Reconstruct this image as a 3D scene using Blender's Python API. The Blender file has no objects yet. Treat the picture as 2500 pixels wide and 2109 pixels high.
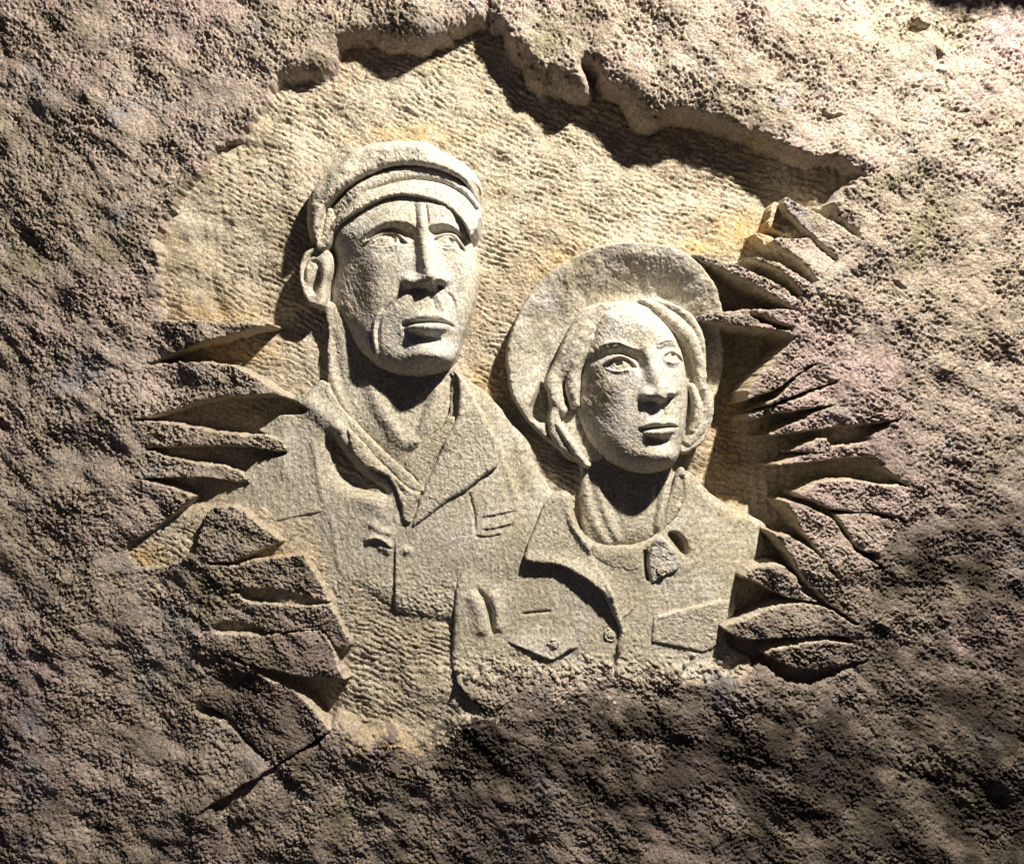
import bpy, math
import numpy as np
from mathutils import Vector

# ------------------------------------------------------------------ camera, world, lamp, exposure
sc = bpy.context.scene
C = sc.collection
CX, CY, D, S = 1250.0, 1054.5, 2300.0, 600.0      # traced units (1/600 m), camera distance in the same units
ZC = 2.6                                          # height of the relief's middle above the ground

def P3(u, v, h):                                  # wall units -> metres; the wall stands in XZ, the viewer on -Y
    return Vector(((u - CX) / S, -h / S, ZC + (CY - v) / S))

cam = bpy.data.cameras.new('camera')
cam.sensor_width = 36.0
cam.lens = 36.0 * D / 2500.0
cam.clip_end = 200.0
camo = bpy.data.objects.new('camera', cam); C.objects.link(camo)
camo.location = P3(CX, CY, D)
camo.rotation_euler = (math.radians(90), 0, 0)
sc.camera = camo

w = bpy.data.worlds.new('World'); sc.world = w
w.use_nodes = True
bg = w.node_tree.nodes['Background']
bg.inputs['Color'].default_value = (0.78, 0.74, 0.90, 1)
bg.inputs['Strength'].default_value = 0.055

LAMP = (2500, -1270, 1600)
sp = bpy.data.lights.new('floodlight', 'SPOT')
sp.energy = 3200
sp.color = (1.0, 0.905, 0.76)
sp.shadow_soft_size = 0.10
sp.spot_size = math.radians(120)
sp.spot_blend = 0.8
spo = bpy.data.objects.new('floodlight', sp); C.objects.link(spo)
spo.location = P3(*LAMP)
spo.rotation_euler = (P3(1300, 900, 60) - P3(*LAMP)).to_track_quat('-Z', 'Y').to_euler()

sc.view_settings.view_transform = 'Standard'
sc.view_settings.look = 'None'
sc.view_settings.exposure = 0.0
sc.view_settings.gamma = 1.0

# ------------------------------------------------------------------ noise fields
NS, NW, NH = 1.6, 2000, 1750                      # spacing and size of the tiling noise sheet (3200 x 2800 units)
_fx = np.fft.fftfreq(NW, NS)[None, :]
_fy = np.fft.fftfreq(NH, NS)[:, None]

def field(seed, lmin, lmax, beta=1.0, ang=0.0, ratio=1.0):
    rng = np.random.default_rng(seed)
    n = np.fft.fft2(rng.standard_normal((NH, NW)))
    c, s_ = math.cos(math.radians(ang)), math.sin(math.radians(ang))
    a = (_fx * c + _fy * s_) * ratio              # along the grain: stretched by ratio
    b = -_fx * s_ + _fy * c
    k = np.sqrt(a * a + b * b) + 1e-9
    m = k ** (-beta) * np.exp(-(k * lmin) ** 4 * 0.06) * (1 - np.exp(-(k * lmax) ** 4))
    m[0, 0] = 0
    r = np.real(np.fft.ifft2(n * m))
    return (r / r.std()).astype(np.float32)

def samp(f, X, Y):
    x = (np.asarray(X) / NS) % NW; y = (np.asarray(Y) / NS) % NH
    i = np.floor(x).astype(np.int32); j = np.floor(y).astype(np.int32)
    a = x - i; b = y - j
    i %= NW; j %= NH; i1 = (i + 1) % NW; j1 = (j + 1) % NH
    return (f[j, i] * (1 - a) + f[j, i1] * a) * (1 - b) + (f[j1, i] * (1 - a) + f[j1, i1] * a) * b

NBIG = field(1, 260, 900, 1.2)
NMED = field(2, 60, 300, 1.2, 35, 1.6)
NSML = field(3, 11, 70, 0.8, 35, 1.35)
NFIN = field(4, 6.0, 22, 0.25)
NSTREAK = field(5, 8, 60, 0.9, 38, 3.0)
NWARP = field(6, 60, 260, 1.4)
NCELL = field(7, 11, 30, 0.5, 20, 1.7)
NVERT = field(8, 5, 40, 0.8, 84, 5.0)
NEDGE = field(9, 14, 90, 1.2)

# ------------------------------------------------------------------ 2D shape tools (all work on arrays U, V)
def sst(a, b, x):
    t = np.clip((x - a) / (b - a), 0, 1)
    return t * t * (3 - 2 * t)

def smooth_pts(pts, n=4, closed=False):           # Catmull-Rom through the traced points
    p = np.array(pts, float)
    m = len(p); out = []
    rng = range(m) if closed else range(m - 1)
    for i in rng:
        p0 = p[(i - 1) % m] if closed or i > 0 else p[0]
        p1 = p[i]; p2 = p[(i + 1) % m]
        p3 = p[(i + 2) % m] if closed or i + 2 < m else p[-1]
        for k in range(n):
            t = k / n
            out.append(0.5 * ((2 * p1) + (-p0 + p2) * t + (2 * p0 - 5 * p1 + 4 * p2 - p3) * t * t + (-p0 + 3 * p1 - 3 * p2 + p3) * t ** 3))
    if not closed: out.append(p[-1])
    return np.array(out)

def sdf(pts, U, V):                               # signed distance to a closed outline, positive inside
    p = np.array(pts, float)
    d2 = np.full(U.shape, 1e12); ins = np.zeros(U.shape, bool)
    for i in range(len(p)):
        x0, y0 = p[i - 1]; x1, y1 = p[i]
        ex, ey = x1 - x0, y1 - y0
        l2 = ex * ex + ey * ey
        if l2 < 1e-6: continue
        wx = U - x0; wy = V - y0
        t = np.clip((wx * ex + wy * ey) / l2, 0, 1)
        d2 = np.minimum(d2, (wx - ex * t) ** 2 + (wy - ey * t) ** 2)
        if y0 != y1:
            c = (V >= min(y0, y1)) & (V < max(y0, y1))
            xi = x0 + (V - y0) * ex / ey
            ins ^= c & (U < xi)
    d = np.sqrt(d2)
    return np.where(ins, d, -d)

def line(pts, U, V, n=4):                         # distance, signed distance (+ = above a left-to-right line), position 0..1
    p = smooth_pts(pts, n) if n > 1 else np.array(pts, float)
    seg = np.hypot(*(p[1:] - p[:-1]).T); tot = seg.sum(); acc = 0
    best = np.full(U.shape, 1e12); sd = np.zeros(U.shape); ss = np.zeros(U.shape)
    for i in range(len(p) - 1):
        x0, y0 = p[i]; ex, ey = p[i + 1] - p[i]; l2 = ex * ex + ey * ey
        if l2 < 1e-6: continue
        wx = U - x0; wy = V - y0
        t = np.clip((wx * ex + wy * ey) / l2, 0, 1)
        q = (wx - ex * t) ** 2 + (wy - ey * t) ** 2
        m = q < best
        best = np.where(m, q, best)
        sd = np.where(m, np.where(ex * wy - ey * wx < 0, 1.0, -1.0), sd)
        ss = np.where(m, (acc + t * seg[i]) / tot, ss)
        acc += seg[i]
    d = np.sqrt(best)
    return d, sd * d, ss

def lerp_s(vals, s_):
    if np.isscalar(vals): return vals
    return np.interp(s_, np.linspace(0, 1, len(vals)), vals)

def ridge(pts, U, V, wdt, amp, p=2.0, taper=True):   # a soft ridge (or groove, amp < 0) along a line
    d, _, s_ = line(pts, U, V)
    wv = lerp_s(wdt, s_); av = lerp_s(amp, s_)
    r = av * np.exp(-(d / wv) ** p)
    if taper: r = r * np.where((s_ > 0) & (s_ < 1), np.clip(np.minimum(s_, 1 - s_) * 8, 0.0, 1) ** 0.7, 0.0 if False else np.clip(np.minimum(s_, 1 - s_) * 8, 0, 1) ** 0.7)
    return r

def step(pts, U, V, amp, e=2.0, up=20.0, dn=20.0):   # raised above the line, lowered below it, both fading away
    d, sd, s_ = line(pts, U, V)
    f = np.clip(np.minimum(s_, 1 - s_) * 6, 0, 1)
    return f * amp * np.where(sd > 0, np.tanh(sd / e) * np.exp(-sd / up), np.tanh(sd / e) * np.exp(sd / dn))

def G(U, V, cx, cy, rx, ry, amp, rot=0.0):
    c, s_ = math.cos(math.radians(rot)), math.sin(math.radians(rot))
    a = (U - cx) * c + (V - cy) * s_; b = -(U - cx) * s_ + (V - cy) * c
    return amp * np.exp(-(a / rx) ** 2 - (b / ry) ** 2)

def rnd(d, wdt):                                  # rounded edge profile 0..1
    t = np.clip(d / wdt, 0, 1)
    return np.sqrt(np.clip(1 - (1 - t) ** 2, 0, 1))

class IDW:                                        # smooth height field through control points
    def __init__(self, pts, power=3.0, soft=40.0):
        p = np.array(pts, float)
        self.x0, self.y0, self.st = -1600, -1600, 20.0
        gx = np.arange(self.x0, 4200, self.st); gy = np.arange(self.y0, 3800, self.st)
        X, Y = np.meshgrid(gx, gy); num = np.zeros(X.shape); den = np.zeros(X.shape)
        for x, y, h in p:
            wt = ((X - x) ** 2 + (Y - y) ** 2 + soft ** 2) ** (-power / 2)
            num += wt * h; den += wt
        self.g = num / den
    def __call__(self, X, Y):
        x = np.clip((X - self.x0) / self.st, 0, self.g.shape[1] - 2.001); y = np.clip((Y - self.y0) / self.st, 0, self.g.shape[0] - 2.001)
        i = x.astype(int); j = y.astype(int); a = x - i; b = y - j
        a = a * a * (3 - 2 * a); b = b * b * (3 - 2 * b)
        g = self.g
        return (g[j, i] * (1 - a) + g[j, i + 1] * a) * (1 - b) + (g[j + 1, i] * (1 - a) + g[j + 1, i + 1] * a) * b

# ------------------------------------------------------------------ outline of the carved hollow (traced at the height of its lip)
HR = 110.0
HOLLOW = [(382,779),(371,708),(384,655),(386,612),(372,580),(414,506),(436,470),(450,440),(482,419),(511,371),(545,345),(578,328),(600,300),(612,289),(631,251),
 (646,231),(655,205),(662,190),(670,178),(700,170),(735,160),(760,160),(790,149),(806,135),(800,112),(815,95),(829,87),(862,76),(909,66),(950,72),(992,80),(1015,88),(1048,86),(1096,62),
 (1143,41),(1177,28),(1188,6),(1203,10),(1208,34),(1234,48),(1242,72),(1258,96),(1287,124),(1306,150),(1330,166),(1344,160),(1382,182),(1406,201),(1428,200),(1442,188),(1434,160),(1431,143),
 (1446,140),(1462,150),(1470,172),(1488,187),(1512,198),(1536,215),(1560,245),(1574,258),(1600,272),(1617,277),(1650,268),(1679,263),(1705,266),(1732,273),(1784,287),
 (1810,300),(1832,306),(1858,318),(1880,335),(1905,342),(1928,359),(1962,380),(2000,392),(2037,388),(2070,412),(2098,434),(2075,448),(2046,468),(2030,497),(2044,528),(2074,556),(2094,590),
 (2030,638),(1974,698),(1948,726),(1936,800),(1928,826),(1980,884),(2048,922),(2022,990),(2188,1022),(2102,1085),(2134,1118),(2215,1187),(2205,1272),
 (2125,1362),(2148,1383),(2030,1395),(2092,1522),(2076,1530),(2080,1570),(2128,1615),(2047,1652),(1987,1674),(1945,1668),(1908,1652),(1864,1626),
 (1820,1650),(1700,1668),(1620,1690),(1500,1700),(1380,1705),(1260,1690),(1190,1735),(1120,1775),(1090,1805),(1040,1850),(1005,1835),(955,1812),(850,1830),(845,1800),
 (816,1783),(760,1822),(684,1863),(600,1820),(468,1735),(545,1600),(512,1538),(568,1440),(512,1373),(485,1352),(462,1352),(428,1372),(385,1390),(340,1392),(294,1362),(312,1318),(350,1230),(350,1172),(334,1166),(352,1097),(330,1026),(352,886)]
HOLLOW = np.array(HOLLOW, float)

def kk(h): return (D - h) / D
def towall(U, V, hn): k = kk(hn); return CX + (U - CX) * k, CY + (V - CY) * k
HOLLOW_W = np.stack(towall(HOLLOW[:, 0], HOLLOW[:, 1], HR), 1)

ROCKLOW = IDW([(0,0,112),(600,100,106),(1200,0,112),(1700,150,120),(2400,300,128),(2400,900,120),(2200,1400,112),(2400,2000,100),(1700,1900,112),(1250,1850,114),(1200,2100,100),
               (500,1950,104),(0,2000,96),(0,1200,98),(200,800,100),(420,560,92),(480,380,96),(600,250,98),(330,1000,102),(0,600,100)], 3, 120)
LEDGE = [(2180,-380),(2200,-110),(2260,-84),(2330,-74),(2420,-78),(2480,-40),(2560,0),(2700,20),(2900,-300)]

def ROCK(X, Y):                                   # weathered skin of the rock, in wall units
    h = ROCKLOW(X, Y) + 9 * samp(NBIG, X, Y) + 3.6 * samp(NMED, X, Y)
    s1 = samp(NSML, X, Y); f = samp(NFIN, X, Y); st = samp(NSTREAK, X, Y)
    g = samp(NSML, X + 640, Y + 380); c2 = samp(NCELL, X + 100, Y + 900)
    rough = np.clip(0.85 + 0.35 * samp(NWARP, X + 1500, Y + 200), 0.35, 1.6)
    h = h + rough * (0.7 * s1 - 1.9 * np.abs(g) + 2.0 * f - 1.6 * np.abs(c2) + 1.1 * st) + 2.4
    pit = samp(NCELL, X + 300, Y + 170)
    h = h - 2.0 * np.clip(pit - 1.2, 0, 1.4)
    h = h - 5.0 * np.exp(-(samp(NMED, X * .8 + 300, Y * 1.1 + 700) / 0.055) ** 2) * np.clip(samp(NWARP, X + 2000, Y + 900) - .7, 0, 1)
    return h

FLOORLOW = IDW([(1300,350,-2),(1600,420,-4),(1850,480,5),(2000,480,60),(2060,470,92),(1150,150,20),(1000,170,28),(850,190,32),(760,220,42),(700,260,60),(600,350,74),(520,450,76),(440,560,70),(430,650,62),
  (600,600,34),(650,420,36),(800,320,16),(700,800,2),(660,700,12),(560,760,30),(640,880,18),(720,920,14),(470,860,34),(420,700,60),(560,1020,14),(500,1020,30),(640,1025,8),(560,1112,48),(450,1108,64),(500,1190,46),(450,1180,52),(400,1320,78),(480,1262,70),(440,1300,74),(350,1355,84),(320,1370,88),(430,1350,82),
  (600,1366,84),(540,1372,90),(640,1456,62),(740,1465,84),(580,1538,80),(720,1670,42),(780,1690,38),(640,1640,72),(560,1605,88),(950,1600,60),(900,1480,67),(1000,1530,66),(1050,1550,64),(1090,1480,48),(1085,1585,68),(1095,1625,88),(1075,1680,94),(1120,1690,110),(1100,1650,100),(1110,1655,92),(1140,1700,106),(1090,1700,92),(850,1560,72),(860,1700,66),(1000,1720,84),(1100,1700,88),(1040,1820,108),(900,1800,92),
  (1050,1000,20),(1200,900,2),(1180,750,0),(1200,500,-2),(1500,600,4),(1700,600,6),(1740,900,-50),(1780,850,-56),(1880,850,-46),(1770,1000,-66),(1810,1100,-74),(1760,1100,-60),(1830,1190,-60),(1900,1200,-10),(1700,1080,-30),(1840,720,-20),(1900,740,20),(1850,580,8),(1910,560,30),
  (1900,1040,6),(1960,1000,38),(1950,1080,26),(2050,1060,56),(2000,920,60),(2070,1140,46),(2150,1160,70),(2000,1240,60),(2080,1340,60),(1900,1340,30),(1980,1430,74),(1850,1450,30),(1950,1500,50),(1830,1590,38),(1950,1640,44),(2060,1600,74),(2100,1620,90),
  (1650,1650,88),(1300,1650,86),(1500,1660,92),(1400,1300,20),(1600,1300,20),(1100,1300,30)], 3.2, 26)

def CHIS(X, Y, amp=1.0):                          # rows of pointed-chisel marks
    wv = samp(NWARP, X, Y)
    ph = (Y - 0.40 * X + 0.00006 * (X - 1200) * (X - 1200) + 5 * wv + 0.8 * samp(NSML, X + 70, Y)) * (2 * math.pi / 15.5)
    row = np.sin(ph); row = row + 0.35 * np.sin(2 * ph + 0.8)
    cell = samp(NCELL, X, Y)
    m = np.clip(0.75 + 0.6 * cell, 0, 1.5)
    area = 0.80 + 0.35 * samp(NWARP, X + 900, Y + 500)
    return amp * 0.82 * (2.2 * row * m * area + 0.3 * cell + 0.15 * samp(NSML, X, Y) + 1.0 * samp(NFIN, X, Y) - 0.8 * np.abs(samp(NCELL, X + 500, Y + 60)))

CHMASK = IDW([(1300,300,1),(1600,450,1),(700,400,1.0),(900,200,0.9),(600,650,.9),(680,850,.9),(600,870,1),(950,1600,1.15),(1000,1500,1.1),(900,1700,1.1),(550,1020,.25),(500,1200,.3),(400,1300,1.0),(1250,1600,.9),(1350,1640,.8),
   (1780,850,.35),(1800,1100,.5),(2000,1100,.2),(1900,1450,.2),(700,1670,.5),(460,560,.3),(440,640,.3),(800,1560,.3),(1900,620,.4),(1200,750,1),(1750,560,.9)], 3, 60)

def FLOOR(X, Y):
    return FLOORLOW(X, Y) + CHIS(X, Y) * CHMASK(X, Y) * 1.15 + 3.0 * samp(NWARP, X + 400, Y) + 0.5 * samp(NFIN, X + 50, Y)

# ------------------------------------------------------------------ materials
def stone(name, fresh_a, fresh_b, nat=((0.385,0.325,0.268),(0.10,0.085,0.068),(0.46,0.385,0.34)), bump=0.5, rough=0.93, vor=0.12):
    m = bpy.data.materials.new(name); m.use_nodes = True
    nt = m.node_tree; N = nt.nodes; L = nt.links
    N.clear()
    out = N.new('ShaderNodeOutputMaterial'); b = N.new('ShaderNodeBsdfPrincipled')
    b.inputs['Roughness'].default_value = rough
    b.inputs['Specular IOR Level'].default_value = 0.25
    L.new(b.outputs[0], out.inputs[0])
    geo = N.new('ShaderNodeNewGeometry')
    def noise(scale, detail, rgh=0.6, off=0.0, dist=0.0, sc3=None):
        mp = N.new('ShaderNodeMapping'); mp.inputs['Location'].default_value = (off, off * .7, -off)
        if sc3: mp.inputs['Scale'].default_value = sc3
        L.new(geo.outputs['Position'], mp.inputs[0])
        n = N.new('ShaderNodeTexNoise'); n.inputs['Scale'].default_value = scale; n.inputs['Detail'].default_value = detail
        n.inputs['Roughness'].default_value = rgh; n.inputs['Distortion'].default_value = dist
        L.new(mp.outputs[0], n.inputs['Vector']); return n.outputs['Fac']
    def ramp(src, a, b_):
        r = N.new('ShaderNodeMapRange'); r.inputs['From Min'].default_value = a; r.inputs['From Max'].default_value = b_
        r.interpolation_type = 'SMOOTHSTEP'; L.new(src, r.inputs['Value']); return r.outputs[0]
    def mix(f, a, b_, mode='MIX'):
        x = N.new('ShaderNodeMix'); x.data_type = 'RGBA'; x.blend_type = mode
        for sck, val in ((x.inputs['Factor'], f), (x.inputs[6], a), (x.inputs[7], b_)):
            if isinstance(val, (int, float)): sck.default_value = val
            elif isinstance(val, tuple): sck.default_value = (*val, 1)
            else: L.new(val, sck)
        return x.outputs[2]
    def attr(nm):
        a = N.new('ShaderNodeAttribute'); a.attribute_name = nm; return a.outputs['Fac']
    # weathered skin: brown, dark lichen clumps, pinkish and grey-green patches
    c = mix(ramp(noise(2.2, 5, .6, 3), .38, .62), nat[0], nat[2])
    c = mix(ramp(noise(3.4, 6, .65, 11), .52, .70), c, (0.27, 0.245, 0.165))
    c = mix(ramp(noise(1.7, 6, .62, 21), .48, .64), c, (0.44, 0.345, 0.33))
    c = mix(ramp(noise(4.1, 7, .7, 31), .54, .68), c, (0.34, 0.325, 0.34))
    dk = ramp(noise(6.5, 9, .80, 41), .50, .66)
    mm = N.new('ShaderNodeMath'); mm.operation = 'MULTIPLY'; L.new(dk, mm.inputs[0]); mm.inputs[1].default_value = 0.6
    c = mix(mm.outputs[0], c, nat[1])
    painted_dark = attr('dark')  # darker stone tone together with the light falloff painted into the colour
    c = mix(painted_dark, c, (0.050, 0.040, 0.032))
    # freshly cut stone
    f = mix(ramp(noise(3.0, 6, .62, 51), .40, .62), fresh_a, fresh_b)
    f = mix(ramp(noise(7.0, 6, .66, 61), .55, .72), f, tuple(x * 0.82 for x in fresh_b))
    # grain: single sand grains, light and dark
    g0 = N.new('ShaderNodeMath'); g0.operation = 'MULTIPLY_ADD'; L.new(noise(70, 4, .75, 5), g0.inputs[0]); g0.inputs[1].default_value = .55
    g1 = N.new('ShaderNodeMath'); g1.operation = 'MULTIPLY'; L.new(noise(230, 2, .7, 8), g1.inputs[0]); g1.inputs[1].default_value = .45
    L.new(g1.outputs[0], g0.inputs[2]); g = ramp(g0.outputs[0], .38, .62)
    fr = attr('fresh')
    nz = noise(26, 6, .7, 71)
    add = N.new('ShaderNodeMath'); add.operation = 'ADD'; L.new(fr, add.inputs[0])
    sub = N.new('ShaderNodeMath'); sub.operation = 'MULTIPLY_ADD'; L.new(nz, sub.inputs[0]); sub.inputs[1].default_value = 0.9; sub.inputs[2].default_value = -0.45
    L.new(sub.outputs[0], add.inputs[1])
    frm = ramp(add.outputs[0], .25, .75)
    st = attr('stain')
    f = mix(st, f, (0.52, 0.345, 0.135))
    gy = attr('pale')
    f = mix(gy, f, (0.46, 0.445, 0.415))
    col = mix(frm, c, f)
    gm = N.new('ShaderNodeMapRange'); L.new(g, gm.inputs['Value']); gm.inputs['To Min'].default_value = 0.52; gm.inputs['To Max'].default_value = 1.42
    cm = N.new('ShaderNodeCombineColor')
    for i in range(3): L.new(gm.outputs[0], cm.inputs[i])
    col = mix(1.0, col, cm.outputs[0], 'MULTIPLY')
    L.new(col, b.inputs['Base Color'])
    # fine relief: pits and grains smaller than the mesh
    h1 = noise(75, 6, .82, 9); h2 = noise(210, 3, .75, 15)
    vo = N.new('ShaderNodeTexVoronoi'); vo.inputs['Scale'].default_value = 105; L.new(geo.outputs['Position'], vo.inputs['Vector'])
    vm = N.new('ShaderNodeMath'); vm.operation = 'MULTIPLY'; L.new(vo.outputs['Distance'], vm.inputs[0]); vm.inputs[1].default_value = vor
    vs = N.new('ShaderNodeMath'); vs.operation = 'SUBTRACT'; L.new(h1, vs.inputs[0]); L.new(vm.outputs[0], vs.inputs[1])
    hs = N.new('ShaderNodeMath'); hs.operation = 'MULTIPLY_ADD'; L.new(h2, hs.inputs[0]); hs.inputs[1].default_value = 0.45; L.new(vs.outputs[0], hs.inputs[2])
    bs = N.new('ShaderNodeMapRange'); L.new(frm, bs.inputs['Value']); bs.inputs['To Min'].default_value = min(1.0, bump * 1.4); bs.inputs['To Max'].default_value = bump
    bp = N.new('ShaderNodeBump'); bp.inputs['Distance'].default_value = 0.016
    L.new(bs.outputs[0], bp.inputs['Strength']); L.new(hs.outputs[0], bp.inputs['Height'])
    L.new(bp.outputs[0], b.inputs['Normal'])
    return m

M_ROCK = stone('weathered_sandstone', (0.40,0.342,0.26), (0.47,0.42,0.34), bump=0.60, vor=0.35)
M_CARV = stone('carved_sandstone', (0.345,0.312,0.242), (0.395,0.362,0.295), bump=0.36)
M_HAT = stone('smooth_sandstone', (0.32,0.287,0.222), (0.36,0.327,0.262), bump=0.30)
M_FACE = stone('rubbed_sandstone', (0.41,0.37,0.295), (0.45,0.415,0.345), bump=0.19)

# ------------------------------------------------------------------ mesh building
def link(o, parent):
    C.objects.link(o)
    if parent is not None: o.parent = parent
    return o

def make(name, parent, origin, U, V, H, keep, hn, mat, fresh=1.0, stain=0.0, pale=0.0, dark=0.0):
    ny, nx = U.shape
    X, Y = towall(U, V, hn)
    k4 = keep[:-1, :-1] | keep[1:, :-1] | keep[:-1, 1:] | keep[1:, 1:]
    idx = np.arange(ny * nx).reshape(ny, nx)
    quads = np.stack([idx[:-1, :-1][k4], idx[1:, :-1][k4], idx[1:, 1:][k4], idx[:-1, 1:][k4]], 1)
    used, inv = np.unique(quads, return_inverse=True)
    quads = inv.reshape(-1, 4)
    co = np.empty((len(used), 3), np.float32)
    co[:, 0] = ((X.ravel()[used] - CX) / S) - origin[0]
    co[:, 1] = (-H.ravel()[used] / S) - origin[1]
    co[:, 2] = (ZC + (CY - Y.ravel()[used]) / S) - origin[2]
    me = bpy.data.meshes.new(name)
    me.vertices.add(len(co)); me.vertices.foreach_set('co', co.ravel())
    me.loops.add(quads.size); me.loops.foreach_set('vertex_index', quads.ravel().astype(np.int32))
    me.polygons.add(len(quads))
    me.polygons.foreach_set('loop_start', (np.arange(len(quads)) * 4).astype(np.int32))
    me.polygons.foreach_set('use_smooth', np.ones(len(quads), bool))
    me.update(calc_edges=True)
    for nm, val in (('fresh', fresh), ('stain', stain), ('pale', pale), ('dark', dark)):
        if np.isscalar(val) and val == 0 and nm != 'fresh': continue
        at = me.attributes.new(nm, 'FLOAT', 'POINT')
        arr = np.full(len(co), val, np.float32) if np.isscalar(val) else np.clip(val, 0, 1).ravel()[used].astype(np.float32)
        at.data.foreach_set('value', arr)
    me.materials.append(mat)
    o = bpy.data.objects.new(name, me)
    if parent is None: o.location = origin
    return link(o, parent)

def grid(u0, v0, u1, v1, st):
    return np.meshgrid(np.arange(u0, u1 + st, st), np.arange(v0, v1 + st, st))

def bbgrid(pts, st, pad=10):
    p = np.array(pts); return grid(p[:, 0].min() - pad, p[:, 1].min() - pad, p[:, 0].max() + pad, p[:, 1].max() + pad, st)

def stains(X, Y):                                 # rusty seepage left on the cut stone beside the right-hand blades and the left wedge
    n = samp(NEDGE, X, Y) * 0.22 + samp(NSML, X, Y) * 0.12
    s_ = G(X, Y, 1810, 565, 80, 40, .6) + G(X, Y, 1700, 610, 90, 22, .5) + G(X, Y, 1780, 1100, 60, 170, .55) + G(X, Y, 560, 850, 110, 40, .55) + G(X, Y, 540, 766, 110, 20, .35)
    s_ = s_ + G(X, Y, 1010, 335, 130, 26, .5) + G(X, Y, 1370, 660, 60, 45, .45) + G(X, Y, 700, 1352, 60, 14, .6) + G(X, Y, 380, 1345, 70, 28, .5) + G(X, Y, 1180, 930, 60, 60, .35) + G(X, Y, 960, 1790, 110, 40, .3) + G(X, Y, 1930, 830, 90, 90, .2)
    s_ = s_ + G(X, Y, 1750, 300, 260, 60, .35) + G(X, Y, 900, 120, 160, 40, .3)
    return np.clip(s_ * (1 + n * 1.5), 0, 1)

def frame_axis(a, b, st, far):                    # even spacing in view, growing outwards
    inner = np.arange(a, b + st, st); g = [st]
    while sum(g) < far: g.append(min(g[-1] * 1.055, 60))
    ext = np.cumsum(g)
    return np.concatenate([a - ext[::-1], inner, inner[-1] + ext])

# ---- the rock face with its hollow
xs = frame_axis(-40, 2540, 2.55, 1500); ys = frame_axis(-40, 2150, 2.55, 1400)
RX, RY = np.meshgrid(xs, ys)
def local(poly, pad, fn):                         # apply fn on the window of the big grid round an outline
    p = np.array(poly, float)
    i0, i1 = np.searchsorted(xs, [p[:, 0].min() - pad, p[:, 0].max() + pad]); j0, j1 = np.searchsorted(ys, [p[:, 1].min() - pad, p[:, 1].max() + pad])
    sl = (slice(max(j0 - 1, 0), j1 + 1), slice(max(i0 - 1, 0), i1 + 1))
    return sl

rockH = ROCK(RX, RY)
sl = local(HOLLOW_W, 30, None)
dC = np.full(RX.shape, -999.0)
topz = sst(430, 300, RY[sl]) * sst(640, 800, RX[sl])          # the upper rim is broken, not cut
dC[sl] = sdf(HOLLOW_W, RX[sl], RY[sl]) + (2.4 - 0.8 * topz) * samp(NEDGE, RX[sl], RY[sl]) + 0.8 * (1 - topz) * samp(NFIN, RX[sl], RY[sl]) + 4.0 * topz * samp(NMED, RX[sl], RY[sl])
botz = sst(1610, 1690, RY[sl]) * sst(800, 850, RX[sl]) * sst(1860, 1800, RX[sl])
fl = np.zeros(RX.shape); fl[sl] = FLOOR(RX[sl], RY[sl])
ew = np.full(RX.shape, 3.2); ew[sl] += 14.0 * topz * np.clip(1 + .5 * samp(NMED, RX[sl] + 333, RY[sl]), .25, 2.2) + 45 * botz
t = sst(-3.2, ew, dC)
lip = np.where(dC < 0, np.exp(np.minimum(dC, 0) / 7.0), 1) * (rockH - fl > 30)
tz = np.zeros(RX.shape); tz[sl] = topz
rockH2 = rockH - 5.0 * lip * (1 - t) - tz * (rockH - fl > 30) * (1 - t) * 24 * np.exp(np.minimum(dC, 0) / 20.0)
H = rockH2 * (1 - t) + np.minimum(fl, rockH - 1 + 0 * fl) * t
H = H + 14 * t * (1 - t) * samp(NMED, RX, RY) * np.clip((ew - 3.2) / 9, 0, 1)
fresh = sst(-1.5, 4, dC)
fresh[sl] = fresh[sl] * (1 - topz) + topz * sst(5, 19, dC[sl] + 3 * samp(NSML, RX[sl], RY[sl]))
fresh[sl] = fresh[sl] * (1 - botz) + botz * sst(-20, 34, dC[sl] + 16 * samp(NEDGE, RX[sl], RY[sl]) + 8 * samp(NSML, RX[sl], RY[sl]))
# soft bottom of the hollow: the chisel marks run out into the skin without a wall
# ledge that overhangs the upper right corner
sl = local(LEDGE, 60, None)
dl = sdf(LEDGE, RX[sl], RY[sl]) + 6 * samp(NEDGE, RX[sl], RY[sl])
H[sl] += 190 * sst(-4, 26, dl)
# slot, step and small pits cut into the skin
def cut(poly, depth, e=3.0, wob=1.6, fr=0.9, fade=None, hn=104):
    q = np.array(poly, float); q = np.stack(towall(q[:, 0], q[:, 1], hn), 1)
    sl = local(q, 25, None)
    d = sdf(q, RX[sl], RY[sl]) + wob * samp(NEDGE, RX[sl], RY[sl])
    tt = sst(-e, e, d)
    dep = depth * tt
    if fade is not None: dep = dep * fade(RX[sl], RY[sl])
    H[sl] -= dep
    fresh[sl] = np.maximum(fresh[sl], fr * sst(-3, 1, d))
cut(smooth_pts([(482,1716),(500,1716),(540,1735),(562,1756),(588,1790),(620,1822),(655,1846),(684,1858),(640,1850),(594,1818),(568,1790),(545,1768),(505,1758),(484,1745)], 3, True), 46)
cut([(2214,66),(2236,60),(2262,70),(2258,80),(2236,85),(2214,82)], 26, 4)
cut([(2008,277),(2030,280),(2050,284),(2042,292),(2020,291),(2006,285)], 26, 3, fr=.2)
cut([(2172,682),(2190,690),(2208,706),(2196,708),(2180,698)], 16, 4, fr=0)
cut([(2090,1336),(2116,1334),(2136,1346),(2138,1362),(2110,1362)], 26, 4, fr=0)
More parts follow.
